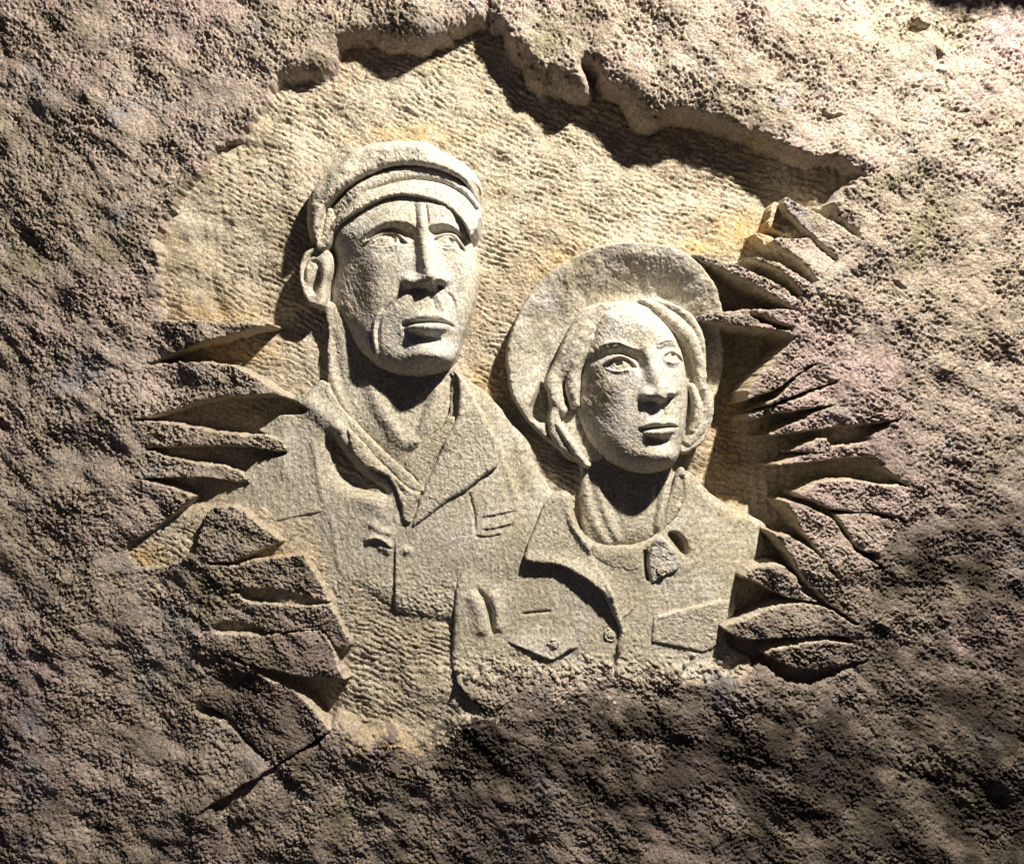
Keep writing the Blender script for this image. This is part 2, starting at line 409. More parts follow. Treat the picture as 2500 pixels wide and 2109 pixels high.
# the skin steps down below the two lowest blades on the left and fades out
edge = np.array([(700,1852),(660,1876),(600,1912),(560,1938),(500,1974),(478,1988)], float)
edge = np.stack(towall(edge[:, 0], edge[:, 1], 104), 1)
sl = local(edge, 330, None)
d, sd, s_ = line(edge, RX[sl], RY[sl])
dn = -(np.where(sd == 0, 0, sd)) * 1.0
side = ((RX[sl] - edge[0, 0]) * (edge[-1, 1] - edge[0, 1]) - (RY[sl] - edge[0, 1]) * (edge[-1, 0] - edge[0, 0]))
side = np.where(side > 0, d, -d) + 1.5 * samp(NEDGE, RX[sl], RY[sl])
amt = sst(-2.5, 2.5, side) * np.exp(-np.maximum(side, 0) / 90.0) * np.clip(np.minimum(s_, 1 - s_) * 5, 0, 1)
H[sl] -= 28 * amt
fresh[sl] = np.maximum(fresh[sl], 0.62 * amt ** 1.5)
# shallow scars and worn rims where paler stone shows
def pale_patch(cx, cy, rx, ry, a, rot=0):
    global fresh
    g = G(RX, RY, cx, cy, rx, ry, 1.0, rot)
    fresh = np.maximum(fresh, np.clip(g * a + 0.10 * samp(NSML, RX, RY) * (g > .2), 0, 1))
pale_patch(300, 1392, 60, 16, .75, 20); pale_patch(430, 620, 34, 70, .95, 8); pale_patch(450, 470, 26, 60, .7, 20); pale_patch(480, 600, 10, 80, 1.0, 10); pale_patch(1560, 150, 150, 60, .42, 20); pale_patch(2150, 130, 260, 110, .48, 10); pale_patch(640, 1915, 150, 22, .6, -30)
pale_patch(2300, 330, 200, 110, .30, 20)
def DARK(X, Y):                                   # darker stone plus light falloff painted in, along the foot and lower right
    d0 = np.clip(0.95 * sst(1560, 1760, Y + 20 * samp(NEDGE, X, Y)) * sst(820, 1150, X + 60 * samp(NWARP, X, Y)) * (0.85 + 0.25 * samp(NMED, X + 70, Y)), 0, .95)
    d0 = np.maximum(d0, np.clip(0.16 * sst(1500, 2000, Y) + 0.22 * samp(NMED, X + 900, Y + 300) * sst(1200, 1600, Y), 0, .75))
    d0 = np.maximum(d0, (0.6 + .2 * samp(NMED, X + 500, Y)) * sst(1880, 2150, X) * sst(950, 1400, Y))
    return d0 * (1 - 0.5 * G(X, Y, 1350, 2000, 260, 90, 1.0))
dark = DARK(RX, RY)
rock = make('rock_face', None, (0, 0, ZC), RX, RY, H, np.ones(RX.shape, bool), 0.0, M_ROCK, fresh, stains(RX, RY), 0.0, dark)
rock['kind'] = 'structure'
rock['label'] = 'rough brown sandstone cliff face with a chiselled hollow cut into it'

# ---- blades of uncut rock left standing round the hollow: parts of the rock face
def blade(label, pts, drop=None, smooth=2, st=2.2, wob=1.2, hn=106, sink=True, fr=0.0, e=4.2, low=0.0, dk=None, bevel=4.0):
    p = smooth_pts(pts, smooth, True) if smooth > 1 else np.array(pts, float)
    U, V = bbgrid(p, st, 8)
    X, Y = towall(U, V, hn)
    d = sdf(p, U, V) + wob * samp(NEDGE, X + 37, Y) + 0.5 * samp(NFIN, X, Y)
    dc = sdf(HOLLOW_W, X, Y)
    top = ROCK(X, Y) + low - bevel * np.exp(-np.maximum(d, 0) / 5.0) * (dc > 0)
    if drop:                                     # the blade runs down towards the carving
        (ax, ay), (bx, by), amt = drop
        tt = ((U - ax) * (bx - ax) + (V - ay) * (by - ay)) / ((bx - ax) ** 2 + (by - ay) ** 2)
        top = top - amt * sst(0, 1, tt)
    top = top - 7 * sst(-3, -14, dc)
    bot = FLOORLOW(X, Y) - 14
    bot = np.minimum(bot, top - 6)
    tt = sst(-e, e, d)
    Hh = bot * (1 - tt) + top * tt
    fv = np.clip(1 - sst(2.0, 6.5, d) + fr, 0, 1)
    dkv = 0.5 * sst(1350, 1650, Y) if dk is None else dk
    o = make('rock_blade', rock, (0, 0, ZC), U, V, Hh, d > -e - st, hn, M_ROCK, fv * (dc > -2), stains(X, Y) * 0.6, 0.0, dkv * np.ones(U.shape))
    if label: o['label'] = label
    return o

BL = [
 # left side, top to bottom
 ('long wedge pointing right at the height of the man\'s mouth', [(370,779),(382,779),(430,779),(477,779),(567,784),(613,786),(660,790),(613,803),(565,818),(522,830),(440,856),(395,872),(354,885),(338,886),(330,830),(345,779)], None, 1),
 ('broad tongue sweeping down onto the man\'s left shoulder', [(340,886),(359,886),(400,881),(440,879),(504,881),(567,890),(613,913),(658,940),(704,967),(749,990),(756,1010),(742,1012),(704,976),(670,968),(635,965),(567,967),(477,981),(430,997),(409,1004),(365,1020),(318,1026),(310,1000),(315,940)], ((620,940),(750,1000),34), 1),
 ('slim tongue between the two dark slots beside the man\'s shoulder', [(318,1028),(341,1026),(385,1027),(431,1033),(499,1045),(545,1056),(595,1060),(640,1058),(680,1075),(704,1108),(658,1101),(590,1092),(522,1088),(431,1092),(359,1094),(330,1094),(310,1060)], ((540,1060),(690,1100),38), 1),
 ('short pointed tongue below the slim one', [(330,1099),(363,1099),(409,1113),(468,1126),(540,1134),(575,1150),(606,1181),(567,1179),(504,1169),(431,1167),(341,1169),(318,1160),(318,1110)], ((470,1130),(600,1175),30), 1),
 ('small wedge pointing right over the trough with pale chips', [(330,1172),(354,1172),(400,1183),(440,1196),(469,1212),(431,1251),(386,1284),(345,1310),(312,1326),(296,1300),(300,1220)], None, 1),
 ('rounded block under the pale trough', [(478,1360),(476,1335),(486,1300),(496,1262),(512,1242),(540,1230),(570,1236),(595,1246),(640,1285),(692,1322),(635,1348),(600,1362),(567,1371),(522,1374),(500,1376),(480,1374)], ((560,1300),(690,1320),18), 1),
 ('squared slab with a bright top edge beside the man\'s chest', [(500,1374),(520,1377),(572,1379),(615,1366),(680,1358),(744,1351),(779,1414),(804,1472),(766,1466),(723,1453),(658,1440),(576,1438),(550,1430),(505,1410)], None, 1),
 ('slab with a slanting end between two slots', [(560,1450),(578,1447),(590,1462),(607,1471),(658,1474),(723,1480),(806,1476),(830,1521),(858,1574),(835,1595),(809,1572),(783,1540),(700,1543),(641,1547),(610,1528),(570,1520),(546,1522),(505,1530),(500,1490)], None, 1),
 ('squared slab above the triangular hole', [(500,1541),(520,1542),(572,1548),(637,1550),(701,1543),(783,1536),(806,1568),(830,1629),(850,1660),(800,1655),(744,1650),(667,1637),(615,1624),(546,1599),(520,1595)], None, 1),
 ('large pointed block at the lower left corner of the carving', [(530,1596),(551,1603),(607,1624),(658,1656),(727,1689),(766,1728),(790,1755),(815,1781),(744,1824),(684,1863),(640,1848),(594,1812),(568,1780),(542,1752),(480,1722),(486,1680),(520,1640)], None, 1),
 # right side, top to bottom
 ('square-cut blade jutting up at the upper right of the hollow', [(1905,495),(1910,483),(1918,479),(1956,499),(2007,522),(2045,548),(2079,578),(2112,604),(2120,620),(2048,650),(2020,616),(1986,580),(1948,546),(1925,520)], None, 1),
 ('flat-topped blade below the highest one', [(1877,590),(1888,578),(1930,577),(1982,578),(2011,612),(2048,650),(2040,680),(1990,694),(1969,667),(1948,641),(1914,614),(1888,596)], None, 1),
 ('thin curved sliver above the hat', [(1812,629),(1854,627),(1897,641),(1939,667),(1969,688),(1992,706),(1975,735),(1952,725),(1938,704),(1915,678),(1888,658),(1850,641)], None, 1),
 ('thick tapering blade starting at the hat brim', [(1682,614),(1700,612),(1718,616),(1756,629),(1803,646),(1854,671),(1897,692),(1931,718),(1968,741),(1958,762),(1928,757),(1888,728),(1841,703),(1790,673),(1735,643),(1700,626)], ((1900,700),(1690,615),22), 1),
 ('narrow blade running out of the woman\'s hair', [(1690,768),(1720,761),(1756,757),(1800,754),(1837,752),(1833,768),(1854,784),(1905,800),(1945,812),(1960,822),(1945,828),(1905,812),(1854,805),(1778,794),(1710,784)], ((1850,780),(1700,768),6), 1),
 ('upper sliver above the narrow blade', [(1836,752),(1870,752),(1905,754),(1939,756),(1965,760),(1968,790),(1950,806),(1930,800),(1890,785),(1860,774),(1838,764)], None, 1),
 ('broad wedge of rock right of the woman\'s cheek', [(1935,826),(1960,820),(2010,850),(2000,884),(1948,918),(1905,948),(1860,966),(1820,980),(1818,955),(1840,925),(1866,898),(1888,876)], None, 1),
 ('mossy wedge beside the upper dark slit', [(2000,882),(2074,922),(2010,944),(1950,966),(1905,982),(1862,997),(1838,1004),(1870,984),(1905,962),(1948,918)], None, 1),
 ('pale fingertip of rock between two dark slits', [(1820,1020),(1828,1010),(1862,1000),(1905,984),(1950,968),(2010,946),(2078,922),(2090,960),(2040,990),(1973,999),(1914,1009),(1870,1020),(1841,1027),(1826,1027)], ((1960,990),(1825,1020),22), 1),
 ('sharp spike below the pale fingertip', [(1867,1066),(1900,1050),(1939,1032),(1999,1003),(2036,988),(2100,990),(2215,1022),(2150,1032),(2096,1042),(2033,1046),(1990,1052),(1948,1059),(1900,1066)], ((1980,1040),(1870,1066),22), 1),
 ('small pointed spike with a stepped end', [(1935,1103),(1965,1084),(2000,1069),(2024,1067),(2034,1088),(2060,1086),(2125,1078),(2160,1125),(2130,1113),(2075,1119),(2040,1110),(1990,1108)], ((2000,1090),(1938,1102),16), 1),
 ('lowest spike of the fan', [(1888,1135),(1939,1117),(1985,1106),(2040,1100),(2100,1090),(2170,1125),(2130,1115),(2075,1120),(2011,1126),(1939,1137),(1905,1140)], ((2000,1115),(1890,1135),18), 1),
 ('large leaf with a bright upper rim', [(1948,1209),(1962,1197),(1979,1186),(2003,1176),(2031,1171),(2087,1171),(2146,1181),(2225,1190),(2225,1275),(2198,1268),(2166,1260),(2118,1250),(2067,1250),(2027,1241),(1987,1225)], None, 2),
 ('leaf tucked under the large one', [(2041,1262),(2050,1254),(2080,1250),(2118,1251),(2166,1261),(2215,1276),(2190,1330),(2140,1350),(2094,1342),(2063,1302)], None, 2),
 ('long leaf curving down to the right', [(1908,1223),(1930,1222),(1952,1227),(1995,1244),(2031,1264),(2055,1296),(2079,1332),(2102,1354),(2150,1382),(2100,1400),(2026,1392),(1999,1356),(1979,1328),(1948,1288),(1936,1256)], None, 2),
 ('leaf behind the woman\'s shoulder', [(1876,1296),(1890,1297),(1912,1302),(1952,1320),(1983,1340),(2003,1363),(2024,1390),(2060,1440),(2100,1522),(2060,1500),(2027,1479),(1991,1447),(1960,1419),(1936,1383),(1920,1356),(1896,1320)], None, 2),
 ('small rounded leaf against the sleeve', [(1809,1405),(1822,1389),(1840,1379),(1888,1371),(1924,1387),(1944,1407),(1956,1439),(1990,1462),(2000,1472),(1960,1467),(1920,1459),(1872,1435),(1821,1415)], None, 2),
 ('wide pointed leaf above the lowest one', [(1763,1530),(1809,1510),(1868,1483),(1928,1469),(1987,1473),(2031,1487),(2071,1514),(2110,1530),(2105,1560),(2067,1557),(2027,1552),(1967,1554),(1896,1556),(1837,1561),(1789,1553)], None, 2),
 ('lowest leaf, standing over a dark gap', [(1864,1594),(1888,1578),(1948,1566),(2007,1560),(2071,1568),(2120,1580),(2150,1610),(2118,1617),(2087,1621),(2047,1631),(1987,1635),(1928,1625),(1888,1610)], None, 2),
]
for lb, pts, dr, sm in BL:
    blade(lb, pts, dr, sm)

# two shallower shelves carved beside the upper right blades, and the flat facets inside the hollow
def shelf(pts, htop, htip=None, mat=None, hn=60, e=2.5, name='cut_facet', label=None, grd=None, fr=1.0):
    p = np.array(pts, float); U, V = bbgrid(p, 2.4, 8); X, Y = towall(U, V, hn)
    d = sdf(p, U, V) + 1.2 * samp(NEDGE, X, Y)
    top = grd(U, V) if grd else htop + 0 * U
    top = top + 1.2 * samp(NSTREAK, X, Y) + 0.8 * samp(NFIN, X, Y)
    tt = sst(-e, e, d); bot = np.minimum(FLOORLOW(X, Y) - 14, top - 4)
    o = make(name, rock, (0, 0, ZC), U, V, bot * (1 - tt) + top * tt, d > -e - 2.4, hn, mat or M_ROCK, fr, stains(X, Y))
    if label: o['label'] = label
    return o
shelf([(1868,560),(1880,505),(1888,496),(1908,497),(1950,545),(1986,580),(1975,585),(1930,585)], 72, hn=60, label='thin flake behind the square-cut blade')
shelf([(1833,574),(1842,568),(1880,575),(1915,610),(1950,640),(1985,688),(1960,672),(1912,640),(1870,604)], 70, hn=60, label='thin flake behind the flat-topped blade')
# loose pale chips caught in the trough on the left
rng = np.random.default_rng(5)
chip_me = []
for k in range(3):
    v = rng.normal(size=(8, 3)); v /= np.linalg.norm(v, axis=1)[:, None]
    v = v * np.array([1, .6, .8]) * rng.uniform(.7, 1.1, (8, 1))
    import bmesh
    bm = bmesh.new()
    for q in v: bm.verts.new(q * 6.5 / S)
    bmesh.ops.convex_hull(bm, input=bm.verts)
    me = bpy.data.meshes.new('stone_chip'); bm.to_mesh(me); bm.free()
    at = me.attributes.new('fresh', 'FLOAT', 'POINT'); at.data.foreach_set('value', np.ones(len(me.vertices), np.float32))
    me.materials.append(M_FACE); chip_me.append(me)
for (x, y) in [(392,1338),(405,1330),(418,1318),(430,1312),(444,1300),(450,1284),(470,1272),(478,1262),(492,1240),(505,1250),(516,1246),(500,1264),(380,1352),(366,1360),(412,1340),(438,1322)]:
    o = bpy.data.objects.new('stone_chip', chip_me[int(rng.integers(3))])
    X, Y = towall(np.array([[x]], float), np.array([[y]], float), 80)
    h = float(FLOOR(X, Y)[0, 0]) + 2
    pw = P3(float(X[0, 0]), float(Y[0, 0]), h)
    o.location = pw - Vector((0, 0, ZC)); o.rotation_euler = tuple(rng.uniform(0, 6, 3)); s0 = rng.uniform(.6, 1.35); o.scale = (s0, s0, s0)
    link(o, rock)

# ------------------------------------------------------------------ carved figures
def empty(name, loc, label, cat, group=None):
    o = bpy.data.objects.new(name, None); o.location = loc; o.empty_display_size = .2; C.objects.link(o)
    o['label'] = label; o['category'] = cat
    if group: o['group'] = group
    return o
OM = P3(900, 1510, 0); OW = P3(1480, 1690, 0)
man = empty('carved_man', OM, 'stone relief bust of a man in a flat cap with an open-collared jacket', 'relief', 'carved busts in the hollow')
woman = empty('carved_woman', OW, 'stone relief bust of a woman with a round halo-like hat brim and buttoned jacket', 'relief', 'carved busts in the hollow')

def part(name, parent, origin, outline, fn, hn, st=1.8, mat=None, e=2.0, bot=None, smooth=3, pale=0.0, fresh=1.0, grain=1.0, wob=0.6, label=None, vert=0.0, stn=0.3, under=None, pad=8, dark=0.0):
    p = smooth_pts(outline, smooth, True) if smooth > 1 else np.array(outline, float)
    U, V = bbgrid(p, st, pad); X, Y = towall(U, V, hn)
    d = sdf(p, U, V) + wob * samp(NEDGE, X, Y)
    top = fn(U, V, d)
    top = top + grain * (0.40 * samp(NSML, X, Y) + 0.45 * samp(NFIN, X, Y) + 0.25 * samp(NFIN, 1.7 * X + 11, 1.7 * Y)) + 0.45 * vert * samp(NVERT, X, Y)
    tt = sst(-e, e, d)
    b = (FLOORLOW(X, Y) - 12) if under is None else under(U, V) - 6
    b = np.minimum(b, top - 3)
    Hh = b * (1 - tt) + top * tt
    fv = fresh(X, Y) if callable(fresh) else fresh
    pv = pale(U, V, d) if callable(pale) else pale
    o = make(name, parent, origin, U, V, Hh, d > -e - st, hn, mat or M_CARV, fv, stains(X, Y) * stn, pv, dark(X, Y) if callable(dark) else dark)
    if label: o['label'] = label
    return o

# ---- the man's jacket, neck and collar
JM = IDW([(1200,1000,38),(1300,1150,48),(1340,1200,52),(1230,1040,42),(1110,930,52),(1000,1300,74),(700,1100,66),(640,1180,62),(640,1060,50),(800,1000,66),(760,990,66),(730,960,62),(750,1400,68),(700,1330,62),(840,1560,72),(960,1480,79),(1060,1500,76),(900,1440,76),(1118,1370,72),(1095,1420,64),(1100,1500,64),
          (1150,1250,64),(1270,1320,72),(1180,1345,79),(1230,1340,77),(860,1250,70),(950,1150,64),(560,1235,60)], 3, 60)
def jacket_m(U, V):
    h = JM(U, V)
    h = h + ridge([(765,1068),(772,1120),(782,1180),(797,1239)], U, V, 9, 4) + ridge([(700,1000),(690,1080),(700,1180)], U, V, 20, 4)
    h = h - 4 * (sdf([(666,1271),(720,1262),(797,1243),(808,1247),(815,1290),(822,1330),(700,1345),(680,1330)], U, V) < 0) * 0
    h = h + step([(666,1273),(720,1262),(797,1245)], U, V, 3.5, 2, 12, 25)
    h = h + ridge([(808,1250),(816,1290),(824,1340),(830,1400)], U, V, 7, 3.0)
    # fold marks beside the closing
    h = h + ridge([(890,1322),(914,1314),(938,1322),(958,1342)], U, V, 9, 9) + step([(896,1320),(914,1313),(928,1315),(944,1324),(960,1340)], U, V, 8, 2, 14, 10)
    h = h + ridge([(905,1272),(930,1292),(960,1302)], U, V, 10, 7) + ridge([(925,1330),(945,1342),(957,1350)], U, V, 9, 6)
    # closing edge
    d, sd, s_ = line([(979,1318),(971,1334),(970,1370),(967,1405),(962,1450),(960,1488)], U, V)
    right = np.where(U > 968, 1, -1)
    h = h + np.clip(np.minimum(s_ * 6, 1), 0, 1) * np.where(right > 0, 5 * np.exp(-d / 26), -7 * np.exp(-d / 9))
    # sleeve and pocket strap on the right
    h = h + ridge([(1144,1199),(1150,1225),(1158,1251),(1160,1300)], U, V, 3.5, -6)
    for a, b, c in (((1174,1262),(1220,1254),(1265,1244)), ((1174,1292),(1214,1287),(1257,1275)), ((1160,1304),(1190,1308),(1225,1301))):
        h = h + step([a, b, c], U, V, 3.6, 1.6, 10, 7)
    h = h + ridge([(1190,1029),(1215,1090),(1235,1150),(1262,1220),(1268,1255)], U, V, 7, 2.5)
    h = h + ridge([(1225,1003),(1250,1080),(1262,1150),(1278,1230)], U, V, 12, -3)
    # rough shoulder strap left of the lapel, with the deep hollow beside it
    h = h + ridge([(740,975),(790,1010),(830,1050),(845,1090)], U, V, 26, 12)
    h = h + ridge([(800,1045),(815,1090),(838,1140),(870,1170),(905,1188),(938,1200),(950,1222)], U, V, [9,17,28,27,16,9], [-16,-38,-48,-40,-24,-12])
    h = h + G(U, V, 830, 1045, 14, 12, 10) + G(U, V, 845, 1085, 12, 14, 6) + G(U, V, 905, 1225, 40, 22, 8, 30)
    h = h + G(U, V, 995, 1342, 11, 9, 7)
    return h
MAN_J = [(700,967),(729,964),(760,950),(781,925),(801,937),(830,990),(872,1036),(928,1092),(967,1128),(1003,1104),(1040,1070),(1079,1040),(1095,1000),(1100,925),(1106,906),(1126,918),(1158,938),(1182,953),(1225,997),(1261,1040),(1280,1062),(1297,1088),(1301,1120),(1325,1163),(1352,1205),
 (1365,1260),(1340,1400),(1200,1560),(1106,1600),(1104,1525),(1060,1517),(1019,1508),(985,1500),(960,1489),(925,1467),(880,1440),(866,1450),(880,1530),(870,1560),(850,1560),(830,1521),(804,1469),(779,1414),(744,1345),(690,1330),(640,1292),(595,1250),(548,1236),(560,1210),(606,1181),(590,1160),(622,1124),(690,1112),(700,1105),(690,1085),(640,1058),(626,1049),(681,1013),(722,1011),(748,1008),(752,1000)]
def f_jm(U, V, d):
    h = jacket_m(U, V)
    edge = sst(1050, 1150, U) * sst(1250, 1180, V) + 0.9 * sst(1400, 1460, V) * sst(830, 880, U)
    h = h - 22 * edge * (1 - rnd(d, 40))
    low = sst(1330, 1520, V)
    h = h + low * (1.4 * samp(NSML, U, V) + 1.0 * samp(NFIN, U + 9, V))
    return h
jacket = part('jacket', man, OM, MAN_J, f_jm, 62, 2.1, M_CARV, vert=0.9, grain=0.75, smooth=1, pale=lambda U, V, d: np.clip(.25 + .15 * samp(NWARP, U, V), 0, 1), e=2.5)

NECK = [(795,730),(800,800),(797,860),(799,905),(797,930),(815,985),(850,1018),(880,1046),(930,1092),(967,1130),(1003,1112),(1045,1072),(1082,1042),(1096,1010),(1106,960),(1112,925),(1110,880),(1100,830),(950,800)]
def f_neck(U, V, d):
    h = 30 + 16 * sst(900, 1080, V) + 12 * rnd(d, 40)
    h = h + ridge([(795,740),(800,800),(800,870),(812,930),(850,1000)], U, V, 12, 6, taper=False) + ridge([(812,800),(822,880),(838,960),(870,1020)], U, V, 10, -4)
    h = h + ridge([(900,920),(930,1000),(975,1060),(1000,1098)], U, V, 20, 12) + ridge([(1075,930),(1055,1000),(1020,1070),(1008,1100)], U, V, 14, 10)
    h = h + ridge([(1040,960),(1025,1020),(1012,1075)], U, V, 9, -7) + G(U, V, 960, 980, 34, 44, 8)
    return h
part('neck', man, OM, NECK, f_neck, 42, 2.0, M_CARV, vert=0.7, pale=.25)

def jm_plus(a, edge=8.0):
    return lambda U, V, d: jacket_m(U, V) + a * rnd(d, edge)
# shirt collar, two sides meeting in a V
part('shirt_collar', jacket, OM, [(800,932),(812,968),(840,1004),(872,1034),(900,1062),(928,1090),(967,1128),(1000,1152),(1022,1176),(1040,1190),(1035,1205),(1010,1200),(980,1180),(940,1140),(900,1100),(862,1062),(838,1030),(812,1000),(790,958)],
     lambda U, V, d: 60 + 8 * rnd(d, 12) + 5 * sst(1000, 1100, V), 64, 1.6, M_CARV, e=1.6)
part('shirt_collar', jacket, OM, [(1003,1106),(1040,1075),(1079,1042),(1092,1020),(1112,1018),(1104,1058),(1086,1085),(1066,1120),(1050,1160),(1030,1196),(1015,1168),(985,1140)],
     lambda U, V, d: 60 + 8 * rnd(d, 8), 62, 1.6, M_CARV, e=1.6)
# lapels
LAP_R = [(1106,903),(1116,925),(1120,965),(1117,1000),(1112,1024),(1090,1064),(1071,1108),(1051,1156),(1031,1199),(1013,1251),(1006,1282),(1013,1285),(1034,1270),(1059,1251),(1098,1221),(1142,1195),(1174,1168),(1212,1140),(1217,1120),(1214,1080),(1204,1055),(1190,1029),(1176,1000),(1158,969),(1142,940),(1126,918)]
part('lapel', jacket, OM, LAP_R, lambda U, V, d: jacket_m(U, V) * .4 + .6 * 60 + 15 * rnd(d, 10) + ridge([(1110,930),(1125,980),(1115,1040),(1085,1100)], U, V, 14, 5) - 6 * sst(1010, 960, V), 72, 1.8, M_CARV, vert=1.0, smooth=2, e=1.8, under=lambda U, V: jacket_m(U, V), pale=.3)
LAP_L = [(848,1046),(852,1080),(860,1106),(872,1122),(888,1138),(915,1150),(944,1162),(956,1178),(965,1195),(972,1215),(979,1240),(982,1262),(990,1275),(1004,1278),(1008,1262),(1016,1230),(1030,1202),(1008,1196),(975,1170),(935,1130),(900,1092),(872,1062)]
part('lapel', jacket, OM, LAP_L, lambda U, V, d: 66 + 15 * rnd(d, 9) + ridge([(885,1085),(925,1125),(965,1175),(990,1215)], U, V, 8, -6), 74, 1.6, M_CARV, smooth=2, e=1.8, under=lambda U, V: jacket_m(U, V) + 0)

# ---- the man's head
FACE_M = [(794,606),(790,660),(788,710),(790,746),(802,768),(816,790),(832,812),(849,831),(866,852),(886,868),(908,886),(930,899),(952,909),(974,914),(1000,917),(1019,917),(1045,914),(1067,908),(1083,902),(1096,893),(1105,882),(1111,868),(1118,852),(1123,835),(1132,812),(1143,782),(1154,742),(1161,710),(1166,676),(1166,650),(1164,632),(1161,612),(1153,590),(1150,575),(1156,555),(1156,510),(1130,450),(1000,440),(900,470),(830,520),(800,560)]
def f_head(U, V, d):
    h = 30 + 66 * rnd(d, 62)
    h = h + G(U, V, 1050, 690, 110, 230, 26)
    h = h + 8 - 50 * sst(935, 800, U) * sst(540, 640, V) * (1 - .45 * sst(800, 880, V))
    # cheek planes
    h = h + G(U, V, 915, 640, 46, 34, 6) + G(U, V, 1128, 645, 24, 32, 7) - G(U, V, 868, 745, 34, 55, 8) + G(U, V, 960, 740, 40, 35, 4)
    # forehead
    h = h + G(U, V, 960, 525, 62, 30, 8) + G(U, V, 1085, 530, 36, 28, 8) - G(U, V, 1018, 500, 16, 40, 3)
    # brows overhang the sockets
    h = h + ridge([(884,590),(900,572),(925,556),(955,549),(990,550),(1014,556)], U, V, [9,12,14,13,11], [3,9,11,12,9])
    h = h + ridge([(1048,562),(1065,555),(1090,554),(1114,562),(1132,580)], U, V, 10, 8)
    h = h + ridge([(888,592),(905,578),(930,568),(960,564),(990,568),(1018,576)], U, V, [6,9,12,14,15,12], [-8,-15,-20,-23,-26,-22], 2.6)
    h = h + ridge([(1048,576),(1062,569),(1084,567),(1106,571),(1124,583),(1134,600)], U, V, [10,11,10,8,6], [-18,-20,-18,-13,-7], 2.6)
    h = h - G(U, V, 1012, 600, 17, 34, 8, 0) - G(U, V, 960, 586, 56, 30, 5) - G(U, V, 1096, 594, 40, 28, 5)
    # eyeballs, lids
    h = h + G(U, V, 950, 586, 40, 30, 11) + G(U, V, 1098, 593, 32, 28, 11)
    ul = [(888,594),(912,580),(938,569),(958,568),(974,573),(986,585),(997,594)]
    h = h + ridge(ul, U, V, 3.6, 10) + ridge([(x + 1, y + 8) for x, y in ul[1:]], U, V, 4.6, -4) 
    h = h + ridge([(905,601),(930,599),(960,601),(985,598)], U, V, 3.5, 1.8) + G(U, V, 961, 588, 5, 5, -6) + G(U, V, 936, 584, 8, 6, 2.5)
    h = h + ridge([(908,614),(940,622),(972,614)], U, V, 7, -1.5)
    ur = [(1062,592),(1074,580),(1092,574),(1108,576),(1122,588),(1132,604),(1137,615)]
    h = h + ridge(ur, U, V, 3.6, 10) + ridge([(x - 2, y + 8) for x, y in ur], U, V, 4.4, -4)
    h = h + ridge([(1070,601),(1092,604),(1112,602)], U, V, 3.2, 3) + G(U, V, 1101, 594, 4.5, 5, -6) + ridge([(1078,614),(1098,620),(1114,618)], U, V, 4, -2)
    for ep, ix, iy, ir in (([(906,599),(922,586),(942,578),(962,577),(978,584),(991,597),(972,601),(945,604),(924,603)], 960, 587, 9), ([(1067,603),(1077,590),(1092,583),(1107,585),(1121,596),(1133,611),(1115,609),(1095,609),(1080,607)], 1101, 593, 8)):
        op = sst(-1.2, 1.6, sdf(smooth_pts(ep, 2, True), U, V))
        h = h - op * (5.5 + 6 * sst(ir + 1.5, ir - 1.5, np.hypot(U - ix, (V - iy) * .95)))
    # furrows between the brows
    h = h + ridge([(1012,498),(1016,530),(1020,562)], U, V, 4.5, -5) + ridge([(1028,494),(1030,530),(1034,565)], U, V, 7, 4) + ridge([(1041,504),(1044,530),(1048,556)], U, V, 3.6, -4)
    # nose
    cutn = sst(724, 702, V + np.where(U > 1060, 0.45 * (U - 1060), 0.03 * (U - 1060)))
    nd, nsd, ns = line([(1031,545),(1036,580),(1043,620),(1050,655),(1057,684)], U, V)
    wl = np.where(U < 1030 + (V - 545) * .19, np.interp(V, [545, 620, 690], [15, 19, 26]), np.interp(V, [545, 620, 690], [15, 24, 33]))
    nose = np.interp(V, [535, 560, 600, 650, 690], [1, 8, 17, 28, 36]) * np.exp(-(nd / wl) ** 2.2)
    nose = np.maximum(nose, G(U, V, 1058, 684, 24, 22, 39)) + G(U, V, 1000, 692, 15, 15, 17) + G(U, V, 1020, 690, 22, 15, 12) + G(U, V, 1086, 692, 9, 12, 16)
    h = h + nose * cutn
    h = h - G(U, V, 1022, 713, 20, 8, 12) - G(U, V, 1074, 703, 9, 7, 26)
    # muzzle, philtrum, folds
    h = h + G(U, V, 1045, 782, 62, 46, 12) + ridge([(1056,728),(1062,748),(1068,765)], U, V, 5, -4) + ridge([(1068,722),(1080,745),(1084,764)], U, V, 5, 3)
    h = h + ridge([(986,722),(950,752),(930,775),(923,805),(922,850)], U, V, 6, [-2,-5,-7,-8,-5]) + ridge([(940,758),(920,780),(914,812),(915,850),(922,880)], U, V, 6, 6)
    h = h + ridge([(905,808),(907,835),(914,864)], U, V, 3.6, -9)
    h = h + ridge([(1092,715),(1108,738),(1114,765),(1116,795)], U, V, 4.5, -5)
    # mouth
    up = [(980,796),(1000,782),(1028,772),(1052,767),(1080,770),(1098,782),(1112,799)]
    h = h + ridge([(984,795),(1008,782),(1040,776),(1076,777),(1096,786),(1108,798)], U, V, [5,9,11,9,5], [2,6,8,6,2])
    h = h + ridge([(979,797),(996,793),(1020,791),(1050,789),(1082,790),(1100,795),(1113,805)], U, V, [6,5,4,3.6,3.6], [-11,-12,-11,-9,-6])
    lo = [(998,801),(1020,803),(1050,804),(1080,804),(1100,802)]
    h = h + ridge(lo, U, V, [6,10,11,10,6], [8,14,16,14,8], 3.0)
    h = h + ridge([(985,806),(1004,820),(1030,828),(1055,829),(1078,828)], U, V, [6,9,9,8], [-6,-13,-15,-12], 2.6)
